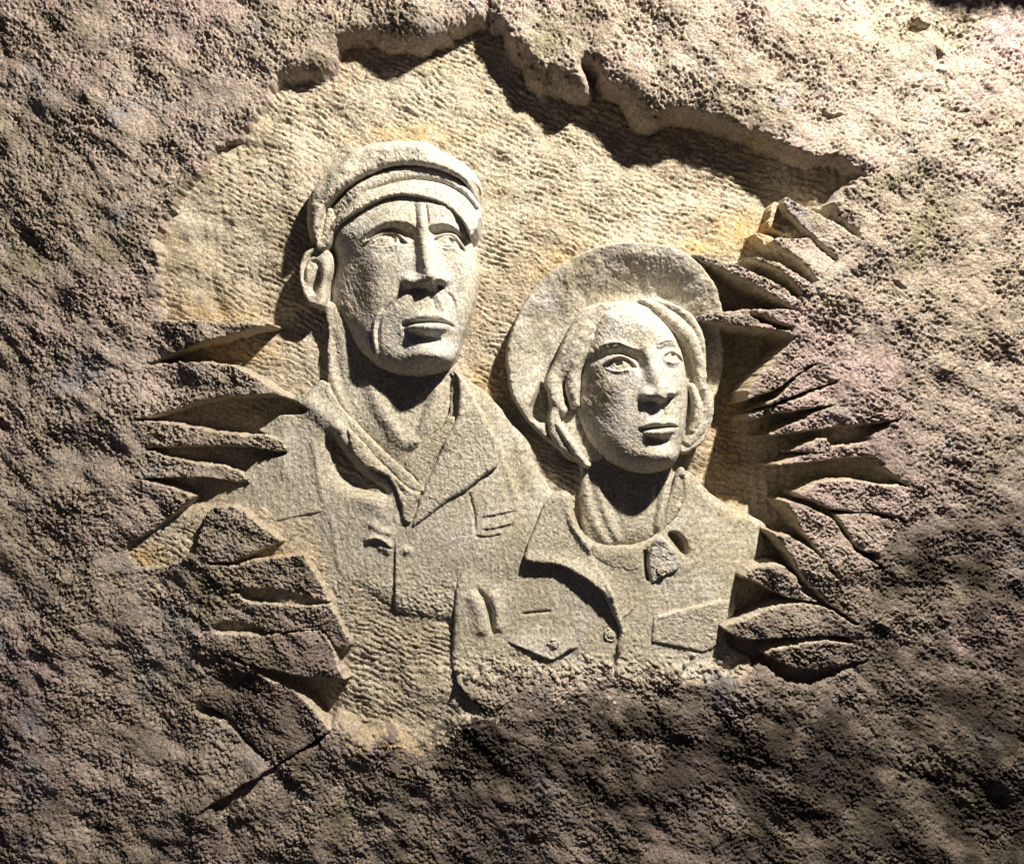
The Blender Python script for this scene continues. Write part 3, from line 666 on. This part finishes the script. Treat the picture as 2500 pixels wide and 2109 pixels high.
    # chin
    h = h + G(U, V, 1066, 872, 52, 24, 32) - G(U, V, 985, 845, 26, 24, 4)
    h = h + ridge([(1132,700),(1120,780),(1112,850)], U, V, 20, -3)
    # tool marks across the side of the jaw
    h = h + 0.45 * samp(NSTREAK, V * .7 + 200, U * 1.2) * sst(940, 860, U) * sst(600, 700, V)
    return h
def pale_m(U, V, d):
    return np.clip(0.45 + .5 * G(U, V, 1030, 830, 110, 90, 1.0) + .3 * samp(NWARP, U * 1.5, V * 1.5) - .6 * sst(18, 0, d), 0, 1)
head = part('head', man, OM, FACE_M, f_head, 105, 1.45, M_FACE, pale=pale_m, wob=0.3, grain=0.65, stn=0.2, e=1.8)
EAR = [(757,604),(742,612),(732,630),(728,655),(729,680),(733,702),(740,722),(750,737),(762,746),(778,752),(792,745),(796,715),(797,690),(806,668),(811,645),(810,622),(800,609),(786,602),(770,601)]
def f_ear(U, V, d):
    h = 52 + 22 * rnd(d, 11)
    h = h + ridge([(741,690),(741,660),(748,636),(762,622),(778,622)], U, V, 4.5, -9) + ridge([(752,655),(762,640),(776,645),(778,668)], U, V, 6, -7)
    h = h + ridge([(778,655),(774,680),(764,700),(764,722)], U, V, [6,9,11,8], [-10,-26,-28,-14], 2.4)
    h = h + ridge([(733,640),(731,672),(737,704),(750,732),(766,742)], U, V, 6, 4) + G(U, V, 793, 652, 12, 26, 8) + G(U, V, 755, 680, 7, 22, 4)
    return h
part('ear', head, OM, EAR, f_ear, 75, 1.3, M_FACE, pale=.25, wob=.2, grain=.6, e=1.6)

# ---- flat cap: puffed crown, band and peak
CROWN = [(762,600),(748,590),(738,560),(733,530),(734,500),(737,477),(748,452),(772,425),(795,403),(827,380),(853,358),(886,341),(922,334),(963,331),(1000,331),(1037,334),(1062,346),(1081,358),(1110,372),(1137,388),(1156,406),(1170,426),(1174,444),(1173,458),(1166,475),(1160,478),(1144,462),(1120,440),(1090,425),(1060,415),(1004,406),(952,410),(908,426),(864,448),(827,474),(794,507),(780,540),(772,570),(785,595),(778,606)]
L0 = [(758,575),(768,540),(792,497),(827,462),(864,438),(908,414),(952,400),(1004,394),(1055,399),(1103,418),(1144,451),(1166,482)]
L1 = [(790,548),(815,515),(842,495),(879,466),(930,447),(982,433),(1019,431),(1067,438),(1100,451),(1135,474),(1160,505)]
L2 = [(790,600),(800,578),(827,541),(856,526),(886,511),(923,493),(960,480),(1004,478),(1048,487),(1085,504),(1114,526),(1140,555),(1146,578)]
def f_crown(U, V, d):
    q = list(CROWN[:25]) + [(1166,700),(762,800)]
    do = sdf(smooth_pts(q, 2, True), U, V); dl, _, _ = line(L0, U, V)
    h = 34 + 88 * rnd(do, 52) - 22 * (1 - rnd(d, 13))
    h = h + G(U, V, 1020, 362, 120, 18, 8) - 16 * sst(850, 760, U)
    h = h + ridge([(905,345),(893,370),(880,400),(868,425)], U, V, 12, -4) + ridge([(870,352),(850,390),(840,430)], U, V, 14, 4) + ridge([(800,420),(790,460),(770,500)], U, V, 13, -4) + ridge([(950,370),(935,400)], U, V, 9, 3)
    h = h + 0.9 * samp(NMED, U * 1.5, V * 1.5)
    return h
cap = part('cap', man, OM, CROWN, f_crown, 100, 1.7, M_FACE, pale=lambda U, V, d: .25 + .3 * sst(870, 1100, U), grain=1.0)
BAND = L0[::1] + [(1176,505),(1170,545),(1164,560),(1150,578)] + [(1143,570),(1128,540),(1100,512),(1067,494),(1019,480),(980,476),(940,482),(905,496),(871,514),(842,530),(812,556),(796,588),(776,604),(762,598)]
def f_band(U, V, d):
    a, _, _ = line(L0, U, V); b, bs_, _ = line(L1, U, V); c, _, _ = line(L2, U, V)
    top = bs_ > 0
    h = 94 - 12 * np.exp(-a / 5.0) + np.where(top, 10 * np.sqrt(np.clip(4 * a * b / (a + b + 1e-6) ** 2, 0, 1)), 27 * np.clip(b / (b + c + 1e-6), 0, 1) ** .8 + 8)
    h = h - 6 * np.exp(-(b / 4.0) ** 2) * sst(870, 1000, U)
    h = h - 14 * (1 - rnd(d, 9))
    h = h - 36 * sst(880, 770, U) + 3 * sst(1020, 1160, U)
    h = h + sst(900, 820, U) * 0.8 * samp(NSML, U, V)
    return h
part('peak', cap, OM, BAND, f_band, 125, 1.6, M_FACE, pale=lambda U, V, d: .25 + .5 * sst(870, 1100, U), smooth=2, grain=1.0, label='curved cap peak with a stitched band')
# loose side flap of the cap above the ear
part('cap_flap', cap, OM, [(792,505),(800,498),(815,510),(818,535),(806,560),(798,590),(790,602),(776,606),(766,585),(768,555),(778,525)],
     lambda U, V, d: 62 + 16 * rnd(d, 9) + ridge([(796,510),(790,540),(780,590)], U, V, 4, -6), 82, 1.5, M_FACE, grain=1.4)

# ---- the woman's hat, hair and head
HAT = [(1395,1125),(1366,1101),(1329,1070),(1296,1038),(1276,1015),(1262,990),(1250,965),(1242,940),(1238,902),(1235,880),(1237,850),(1243,820),(1255,788),(1268,757),(1285,727),(1303,700),(1325,676),(1350,656),(1377,639),(1405,624),(1436,611),(1468,602),(1502,597),(1535,594),(1569,595),(1602,599),(1635,607),(1662,618),(1687,633),(1707,652),(1724,673),(1737,692),(1746,710),(1753,735),(1762,765),(1774,820),(1779,880),(1772,930),(1756,975),(1720,1010),(1600,1080),(1450,1130)]
HC = smooth_pts(HAT, 2, True)
def f_hat(U, V, d):
    h = 48 + 24 * rnd(d, 7) - 44 * sst(4, 112, d) + 1.6 * samp(NWARP, U * 1.3, V * 1.3) + 0.07 * ((U - 1500) * .5 - (V - 850) * .8)
    h = h + ridge([(1440,745),(1500,724),(1560,718),(1630,728)], U, V, 26, -10, taper=False)
    h = h - 30 * sst(-6, 8, sdf([(1322,935),(1342,960),(1346,1000),(1338,1028),(1318,1034),(1296,1022),(1293,995),(1306,965)], U, V))
    h = h - 64 * sst(765, 810, V) * sst(1650, 1720, U)
    h = h - 8 * sst(0, 22, sdf([(1380,840),(1348,905),(1338,960),(1325,960),(1345,890)], U, V) + 10) * 0
    return h
hat = part('hat', woman, OW, HAT, f_hat, 55, 2.0, M_HAT, vert=0.5, grain=0.9, pale=lambda U, V, d: np.clip(.35 + .25 * samp(NWARP, U, V + 100) - .4 * sst(10, 0, d), 0, 1), smooth=2, e=2.2, label='wide round hat brim behind her head')

HAIR = [(1399,782),(1415,760),(1429,748),(1460,740),(1495,735),(1532,730),(1587,729),(1615,733),(1642,740),(1668,754),(1690,769),(1706,788),(1716,810),(1724,838),(1728,865),(1731,924),(1741,945),(1747,965),(1749,985),(1747,1010),(1741,1038),(1731,1062),(1716,1088),(1695,1100),(1672,1112),(1600,1100),(1500,1100),(1440,1148),(1415,1132),(1392,1116),(1365,1098),(1347,1079),(1340,1055),(1337,1031),(1341,1010),(1344,994),(1342,975),(1339,957),(1331,940),(1333,924),(1345,895),(1362,865),(1370,842),(1380,818)]
STR = [([(1500,752),(1450,775),(1425,820)],[26,34,26],[88,88,82]),
       ([(1470,752),(1425,775),(1395,822),(1368,875),(1345,925)],[26,24,17,13,11],[90,88,80,70,60]),
       ([(1430,800),(1405,850),(1378,895),(1352,932),(1358,975),(1372,1000)],[22,17,14,16,17,12],[92,88,80,74,74,66]),
       ([(1445,830),(1420,870),(1404,905),(1400,945),(1405,985)],[14,14,13,14,10],[90,84,80,80,70]),
       ([(1370,975),(1352,1010),(1356,1050),(1375,1085),(1402,1112),(1432,1140)],[10,14,15,14,13,12],[64,68,70,68,66,58]),
       ([(1352,1000),(1362,1035),(1385,1070),(1412,1110),(1436,1136)],[6,8,9,9,8],[60,76,78,74,66]),
       ([(1572,734),(1600,752),(1640,782),(1680,822),(1702,862),(1712,905),(1713,950)],[9,13,16,15,13,12,10],[100,102,100,96,90,84,78]),
       ([(1590,733),(1640,748),(1680,772),(1705,808),(1718,860),(1722,915)],[8,13,15,13,11,9],[96,98,96,90,82,76]),
       ([(1690,945),(1702,980),(1704,1020),(1694,1050)],[8,10,11,9],[88,88,86,80]),
       ([(1722,950),(1730,985),(1722,1025),(1702,1060),(1685,1080)],[9,13,13,14,12],[84,82,80,80,76]),
       ([(1740,965),(1742,1010),(1728,1058),(1700,1088),(1672,1100)],[6,8,10,13,12],[74,74,74,74,70])]
def f_hair(U, V, d):
    h = 30 + 10 * rnd(d, 12) + 34 * sst(905, 800, V) * rnd(d, 30) + 16 * sst(1600, 1700, U)
    for p, r, z in STR:
        dd, _, s_ = line(p, U, V); rr = lerp_s(r, s_); zz = lerp_s(z, s_)
        h = np.maximum(h, np.where(dd < rr * 1.4, zz - 24 + 24 * np.sqrt(np.clip(1 - (dd / (rr * 1.4)) ** 2, 0, 1)), -99))
    h = h + 0.9 * samp(NMED, U * 1.7, V * 1.7) + 0.4 * samp(NSTREAK, V, -U)
    h = h - 20 * (1 - rnd(d, 8))
    return h
hair = part('hair', woman, OW, HAIR, f_hair, 80, 1.6, M_FACE, pale=.3, grain=.65, smooth=2, label='wavy hair swept back in ropes')

FACE_W = [(1473,751),(1462,768),(1454,791),(1445,812),(1436,835),(1426,852),(1417,872),(1412,895),(1409,920),(1405,948),(1403,975),(1403,995),(1407,1014),(1416,1040),(1429,1064),(1446,1088),(1465,1108),(1488,1126),(1513,1141),(1533,1150),(1554,1156),(1580,1159),(1605,1158),(1630,1150),(1650,1139),(1661,1122),(1668,1104),(1675,1078),(1680,1052),(1685,1012),(1688,975),(1687,939),(1684,908),(1679,883),(1672,855),(1661,828),(1650,808),(1635,789),(1618,770),(1598,752),(1587,740),(1560,732),(1530,730),(1498,738)]
def f_face(U, V, d):
    h = 40 + 70 * rnd(d, 62) + G(U, V, 1590, 940, 95, 220, 24)
    h = h + 6 - 44 * sst(1530, 1405, U) * sst(840, 960, V)
    h = h + G(U, V, 1550, 800, 70, 45, 10)
    h = h + G(U, V, 1478, 945, 34, 30, 9) + G(U, V, 1655, 935, 20, 34, 6) - G(U, V, 1455, 1030, 32, 45, 9)
    # brow edges and sockets
    h = h + ridge([(1450,856),(1468,846),(1490,841),(1512,843),(1535,854),(1556,860)], U, V, [8,9,9,9,10], [4,6,6,7,6]) + step([(1456,852),(1472,844),(1492,840),(1510,841),(1530,850),(1552,858)], U, V, 2.8, 1.8, 14, 8)
    h = h + ridge([(1598,850),(1615,840),(1634,834),(1652,836)], U, V, 8, 4) + step([(1600,846),(1620,836),(1648,831)], U, V, 3.4, 1.8, 14, 9)
    h = h + ridge([(1432,880),(1455,876),(1482,866),(1510,862),(1540,868),(1562,880)], U, V, [12,11,9,9,12,12], [-13,-11,-9,-10,-16,-17], 2.4)
    h = h - G(U, V, 1426, 890, 16, 22, 14) - G(U, V, 1560, 892, 13, 22, 13)
    h = h + ridge([(1604,864),(1622,854),(1644,852),(1662,862)], U, V, [8,9,9,7], [-7,-9,-9,-6]) 
    h = h - G(U, V, 1510, 888, 44, 26, 4) - G(U, V, 1640, 876, 30, 24, 3)
    # eyes
    h = h + G(U, V, 1510, 888, 38, 32, 9) + G(U, V, 1640, 874, 24, 17, 11)
    ul = [(1472,891),(1484,880),(1500,872),(1518,871),(1534,878),(1545,888),(1554,899)]
    h = h + ridge(ul, U, V, 3.2, 6.5) + ridge([(x, y + 7) for x, y in ul], U, V, 4.2, -4)
    h = h + ridge([(1474,895),(1492,904),(1515,906),(1538,902)], U, V, 3.2, 1.8) + G(U, V, 1508, 888, 4.5, 5, -6) + ridge([(1486,912),(1510,918),(1532,914)], U, V, 6, -2)
    ur = [(1616,870),(1626,861),(1638,857),(1652,861),(1664,871),(1671,880)]
    h = h + ridge(ur, U, V, 3.2, 6) + ridge([(x, y + 6) for x, y in ur], U, V, 3.0, -6) + G(U, V, 1641, 871, 3.5, 4, -4) + ridge([(1620,884),(1640,888),(1660,884)], U, V, 3.2, 2.5) + ridge([(1618,896),(1640,902),(1656,896)], U, V, 5, -2.5)
    for ep, ix, iy, ir in (([(1475,894),(1487,884),(1502,877),(1518,877),(1532,884),(1547,898),(1530,903),(1510,907),(1490,903)], 1509, 887, 8.5), ([(1618,875),(1629,866),(1640,863),(1652,867),(1665,878),(1650,884),(1632,884)], 1641, 871, 6.5)):
        op = sst(-1.2, 1.6, sdf(smooth_pts(ep, 2, True), U, V))
        h = h - op * (4.5 + (5.5 if ix < 1600 else 9) * sst(ir + 1.5, ir - 1.5, np.hypot(U - ix, (V - iy) * .95)))
    # nose
    cutn = sst(991, 977, V + np.where(U > 1610, 0.55 * (U - 1610), 0.08 * (U - 1610) - 0.006 * (U - 1590) ** 2))
    nd, _, ns = line([(1577,852),(1583,880),(1592,910),(1602,938),(1610,957)], U, V)
    wl = np.where(U < 1577 + (V - 852) * .31, np.interp(V, [850, 900, 960], [15, 18, 25]), np.interp(V, [850, 900, 960], [17, 24, 31]))
    nose = np.interp(V, [835, 860, 900, 940, 962], [2, 9, 16, 23, 28]) * np.exp(-(nd / wl) ** 2.1)
    nose = np.maximum(nose, 31 * np.exp(-((U - 1608) / 24) ** 2 - ((V - 958) / 27) ** 4)) + G(U, V, 1571, 965, 13, 15, 17) + G(U, V, 1588, 964, 16, 15, 8) + G(U, V, 1634, 960, 9, 11, 8)
    h = h + nose * cutn - G(U, V, 1584, 982, 18, 6, 12) - G(U, V, 1629, 972, 8, 5, 14)
    # mouth
    h = h + G(U, V, 1602, 1040, 58, 38, 11) + ridge([(1612,990),(1616,1005),(1618,1020)], U, V, 5, -4)
    h = h + ridge([(1556,1046),(1574,1036),(1596,1031),(1612,1034),(1628,1030),(1642,1034),(1654,1042)], U, V, [4,7,8,8,4], [3,8,10,9,3])
    h = h + ridge([(1552,1050),(1575,1047),(1598,1044),(1624,1041),(1640,1041),(1656,1044)], U, V, [4,4,3.6,3.6,3], [-9,-12,-11,-10,-6])
    h = h + ridge([(1566,1056),(1584,1057),(1606,1056),(1630,1053),(1646,1050)], U, V, [5,8,9,8,5], [6,13,14,12,6], 3.0)
    h = h + ridge([(1570,1068),(1592,1076),(1612,1077),(1632,1072)], U, V, [7,8,8,6], [-11,-16,-15,-9], 2.4)
    h = h + G(U, V, 1614, 1116, 48, 26, 24) - G(U, V, 1668, 1070, 14, 40, 3)
    h = h + 0.9 * samp(NSTREAK, V * .8, U) * sst(1540, 1420, U)
    return h
facew = part('head', woman, OW, FACE_W, f_face, 112, 1.45, M_FACE, pale=lambda U, V, d: np.clip(.6 + .35 * samp(NWARP, U * 1.4, V * 1.4) - .6 * sst(18, 0, d), 0, 1), wob=.3, grain=.65, stn=.2, e=1.8)

NECK_W = [(1414,1100),(1417,1150),(1416,1200),(1418,1250),(1424,1300),(1440,1326),(1470,1338),(1520,1332),(1570,1325),(1600,1310),(1630,1290),(1645,1250),(1660,1200),(1664,1150),(1655,1100),(1500,1080)]
def f_neckw(U, V, d):
    h = 24 + 22 * sst(1130, 1300, V) + 16 * rnd(d, 40)
    h = h + ridge([(1424,1130),(1430,1200),(1448,1270),(1480,1325)], U, V, 12, 8, taper=False) + ridge([(1455,1170),(1470,1230),(1494,1290),(1510,1322)], U, V, 11, 9) + ridge([(1500,1180),(1505,1260),(1516,1320)], U, V, 14, -4)
    h = h + ridge([(1630,1160),(1612,1230),(1598,1300)], U, V, 11, 10) + ridge([(1612,1170),(1600,1230),(1590,1300)], U, V, 8, -9)
    return h
part('neck', woman, OW, NECK_W, f_neckw, 46, 2.0, M_CARV, pale=.2, vert=.5)

# ---- the woman's jacket
JW = IDW([(1370,1215,52),(1340,1250,58),(1300,1340,66),(1250,1420,76),(1150,1400,80),(1130,1500,84),(1160,1560,86),(1110,1640,92),(1300,1500,78),(1400,1450,80),(1500,1400,70),(1500,1520,82),(1400,1600,84),(1300,1620,86),(1200,1660,100),
  (1350,1690,106),(1500,1690,106),(1500,1620,92),(1640,1400,74),(1660,1300,62),(1700,1200,46),(1760,1230,44),(1850,1275,36),(1885,1300,32),(1850,1350,46),(1780,1400,62),(1700,1480,80),(1680,1560,84),(1760,1540,66),(1780,1600,76),(1700,1640,96),(1620,1680,104),(1590,1500,82)], 3, 46)
WJ = [(1350,1205),(1362,1203),(1390,1206),(1400,1240),(1412,1290),(1440,1318),(1490,1332),(1570,1328),(1600,1312),(1640,1270),(1656,1200),(1668,1150),(1684,1148),(1700,1157),(1712,1172),(1723,1184),(1745,1206),(1769,1223),(1792,1240),(1815,1252),(1836,1256),(1850,1264),(1872,1274),(1890,1290),(1878,1300),(1880,1328),(1890,1350),(1893,1366),(1850,1380),(1821,1393),(1800,1415),(1806,1440),(1795,1460),(1800,1485),(1766,1528),(1777,1574),(1800,1590),(1830,1602),(1850,1640),(1780,1690),(1640,1720),(1480,1730),(1340,1730),(1230,1728),(1190,1722),(1150,1690),(1118,1650),(1104,1618),(1104,1590),(1106,1550),(1108,1500),(1112,1440),(1122,1370),(1124,1358),(1180,1350),(1283,1341),(1302,1295),(1329,1230)]
def jacket_w(U, V):
    h = JW(U, V)
    # arm crease on the left
    h = h + ridge([(1161,1432),(1180,1455),(1192,1478),(1200,1515),(1204,1548)], U, V, [4,7,9,8,5], [-6,-16,-20,-20,-14]) + ridge([(1148,1440),(1170,1490),(1180,1550)], U, V, 16, 8) + ridge([(1200,1440),(1214,1490),(1216,1540)], U, V, 14, 8)
    # chest pocket on the left: slit, pointed flap
    h = h + ridge([(1272,1497),(1300,1494),(1345,1490)], U, V, 3.2, -8)
    fl_ = [(1237,1563),(1262,1572),(1287,1583),(1318,1596),(1348,1606),(1368,1596),(1387,1583),(1412,1576)]
    h = h + step(fl_, U, V, 11, 2.0, 34, 16)
    # folds
    h = h + G(U, V, 1640, 1320, 26, 30, 8) + G(U, V, 1560, 1385, 24, 30, 4)
    h = h + step([(1597,1505),(1660,1488),(1720,1474),(1777,1460)], U, V, -4.0, 3.0, 40, 14)
    h = h + ridge([(1815,1262),(1790,1300),(1785,1340)], U, V, 5, 3) + ridge([(1695,1330),(1692,1370),(1670,1394)], U, V, 8, 4)
    h = h + ridge([(1519,1503),(1538,1487),(1551,1467),(1558,1445)], U, V, 3, 4)
    # deep gaps behind the right collar
    h = h + ridge([(1630,1304),(1648,1312),(1664,1332),(1673,1352),(1670,1364)], U, V, [5,12,13,10,4], [-20,-46,-46,-36,-12], 3)
    h = h + ridge([(1576,1342),(1580,1375),(1583,1420)], U, V, [5,8,6], [-22,-34,-22], 3)
    return h
def f_jw(U, V, d):
    h = jacket_w(U, V)
    X, Y = towall(U, V, 70)
    edge = sst(1640, 1700, U) * sst(1420, 1330, V)
    h = h - 22 * edge * (1 - rnd(d, 30)) - 14 * sst(1180, 1130, U) * sst(1340, 1380, V) * (1 - rnd(d, 16))
    low = sst(1560, 1680, V + 12 * samp(NEDGE, X, Y))
    h = h + low * (2.6 * samp(NSML, X, Y) + 1.4 * samp(NFIN, X, Y) + 1.6 * samp(NSTREAK, X, Y) + 3 * samp(NMED, X, Y))
    # jacket parting under the placket
    h = h + ridge([(1500,1590),(1497,1620),(1495,1660),(1494,1695)], U, V, [3,5,5,3], [-8,-22,-20,-10])
    k = sst(1600, 1690, V + 10 * samp(NEDGE, X, Y))
    h = h * (1 - k) + (ROCK(X, Y) + 0.5) * k
    h = h - 9 * sst(-6, -16, sdf(HOLLOW_W, X, Y)) * sst(1600, 1660, V)
    h = h - 10 * sst(1470, 1352, V) * sst(1310, 1240, U)
    # chiselled strip under the left pocket flap
    h = h + CHIS(X, Y) * np.clip(G(U, V, 1310, 1625, 110, 26, 1.0, 10), 0, 1) * .9
    return h
def fr_w(X, Y):
    return np.clip(1 - sst(1590, 1652, Y + 12 * samp(NEDGE, X, Y) + 10 * samp(NSML, X, Y)), 0, 1)
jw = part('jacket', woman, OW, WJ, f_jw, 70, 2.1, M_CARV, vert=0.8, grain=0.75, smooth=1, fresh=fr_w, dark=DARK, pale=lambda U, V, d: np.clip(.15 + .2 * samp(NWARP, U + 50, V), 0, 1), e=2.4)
jw.data.materials[0] = M_CARV

COL_L = [(1352,1213),(1372,1204),(1392,1210),(1396,1240),(1404,1272),(1416,1298),(1438,1320),(1452,1328),(1444,1345),(1450,1370),(1468,1396),(1484,1420),(1494,1440),(1503,1468),(1514,1500),(1524,1525),(1528,1545),(1524,1568),(1516,1592),(1508,1600),(1506,1570),(1512,1545),(1508,1525),(1492,1490),(1472,1448),(1450,1428),(1433,1416),(1394,1392),(1365,1380),(1337,1376),(1308,1374),(1283,1368),(1280,1352),(1284,1340),(1302,1295),(1318,1258),(1329,1232)]
part('collar', jw, OW, COL_L, lambda U, V, d: 66 + 8 * sst(1230, 1330, V) + 14 * sst(1340, 1440, V) + 13 * rnd(d, 9) + 10 * ridge([(1385,1230),(1400,1285),(1425,1320),(1460,1370),(1490,1430),(1516,1510)], U, V, 9, .9) + 9 * np.exp(-(line([(1290,1369),(1337,1376),(1394,1392),(1433,1416),(1472,1448)], U, V)[0] / 26) ** 2), 86, 1.8, M_CARV, vert=.6, smooth=2, e=1.8, under=jacket_w, pale=.2)
COL_IN = [(1416,1298),(1440,1316),(1470,1330),(1520,1334),(1575,1322),(1600,1312),(1606,1326),(1580,1345),(1572,1372),(1560,1392),(1530,1396),(1500,1388),(1470,1390),(1452,1366),(1444,1345),(1430,1320)]
part('collar', jw, OW, COL_IN, lambda U, V, d: np.maximum(jacket_w(U, V) - 3, 60) + 6 * rnd(d, 22) + ridge([(1436,1362),(1470,1376),(1492,1392)], U, V, 5, -8) + G(U, V, 1510, 1348, 70, 18, 3), 76, 1.9, M_CARV, smooth=2, e=1.8, label='inner collar below her throat')
COL_R = [(1660,1142),(1672,1144),(1680,1165),(1682,1196),(1672,1225),(1660,1252),(1650,1272),(1628,1296),(1606,1316),(1596,1312),(1610,1290),(1622,1260),(1630,1230),(1640,1195),(1648,1165)]
part('collar', jw, OW, COL_R, lambda U, V, d: 52 + 12 * rnd(d, 14) + ridge([(1664,1160),(1668,1190),(1658,1235)], U, V, 7, -9), 64, 1.7, M_CARV, smooth=2, e=1.8, label='standing collar right of her neck')
LAP_W = [(1590,1335),(1598,1318),(1612,1308),(1626,1316),(1640,1330),(1652,1346),(1660,1366),(1662,1384),(1648,1396),(1630,1404),(1612,1412),(1594,1424),(1588,1410),(1584,1380)]
part('collar_tab', jw, OW, LAP_W, lambda U, V, d: 74 + 8 * rnd(d, 10) + G(U, V, 1608, 1318, 16, 12, 6) + .5 * samp(NSML, U * 1.5, V * 1.5), 82, 1.7, M_CARV, smooth=2, e=2.2, pale=.7, under=jacket_w)

def button(parent, origin, cx, cy, rx, ry, base, mat=M_CARV, lab=None):
    pts = [(cx + rx * math.cos(a), cy + ry * math.sin(a)) for a in np.linspace(0, 2 * math.pi, 20)[:-1]]
    b0 = float(base(np.array([[cx]], float), np.array([[cy]], float))[0, 0])
    def f(U, V, d):
        return b0 + 1 + 5 * rnd(d, 5) + .8 * samp(NSML, U, V) - 3.2 * np.exp(-((np.hypot((U - cx) / rx, (V - cy) / ry) - .62) / .14) ** 2)
    o = part('button', parent, origin, pts, f, b0, 1.2, mat, smooth=1, wob=1.6, grain=1.0, under=base, pale=.3)
    if lab: o['label'] = lab
    return o
button(jw, OW, 1352, 1573, 15, 14, jacket_w)
button(jw, OW, 1492, 1548, 19, 18, jacket_w)
button(jw, OW, 1722, 1566, 23, 23, jacket_w)
button(jw, OW, 1616, 1392, 14, 12, lambda U, V: jacket_w(U, V) * 0 + 83)
POC_R = [(1596,1503),(1640,1493),(1700,1480),(1760,1466),(1786,1464),(1792,1500),(1772,1545),(1760,1566),(1740,1584),(1716,1592),(1690,1585),(1647,1576),(1618,1570),(1592,1566),(1592,1530)]
part('pocket_flap', jw, OW, POC_R, lambda U, V, d: jacket_w(U, V) + 1 + 6 * rnd(d, 7) * sst(1800, 1740, U), 84, 1.9, M_CARV, smooth=1, e=1.6, under=jacket_w, vert=.5, grain=1.2, pale=.2)
print('tris', sum(len(o.data.polygons) for o in bpy.data.objects if o.type == 'MESH') * 2)
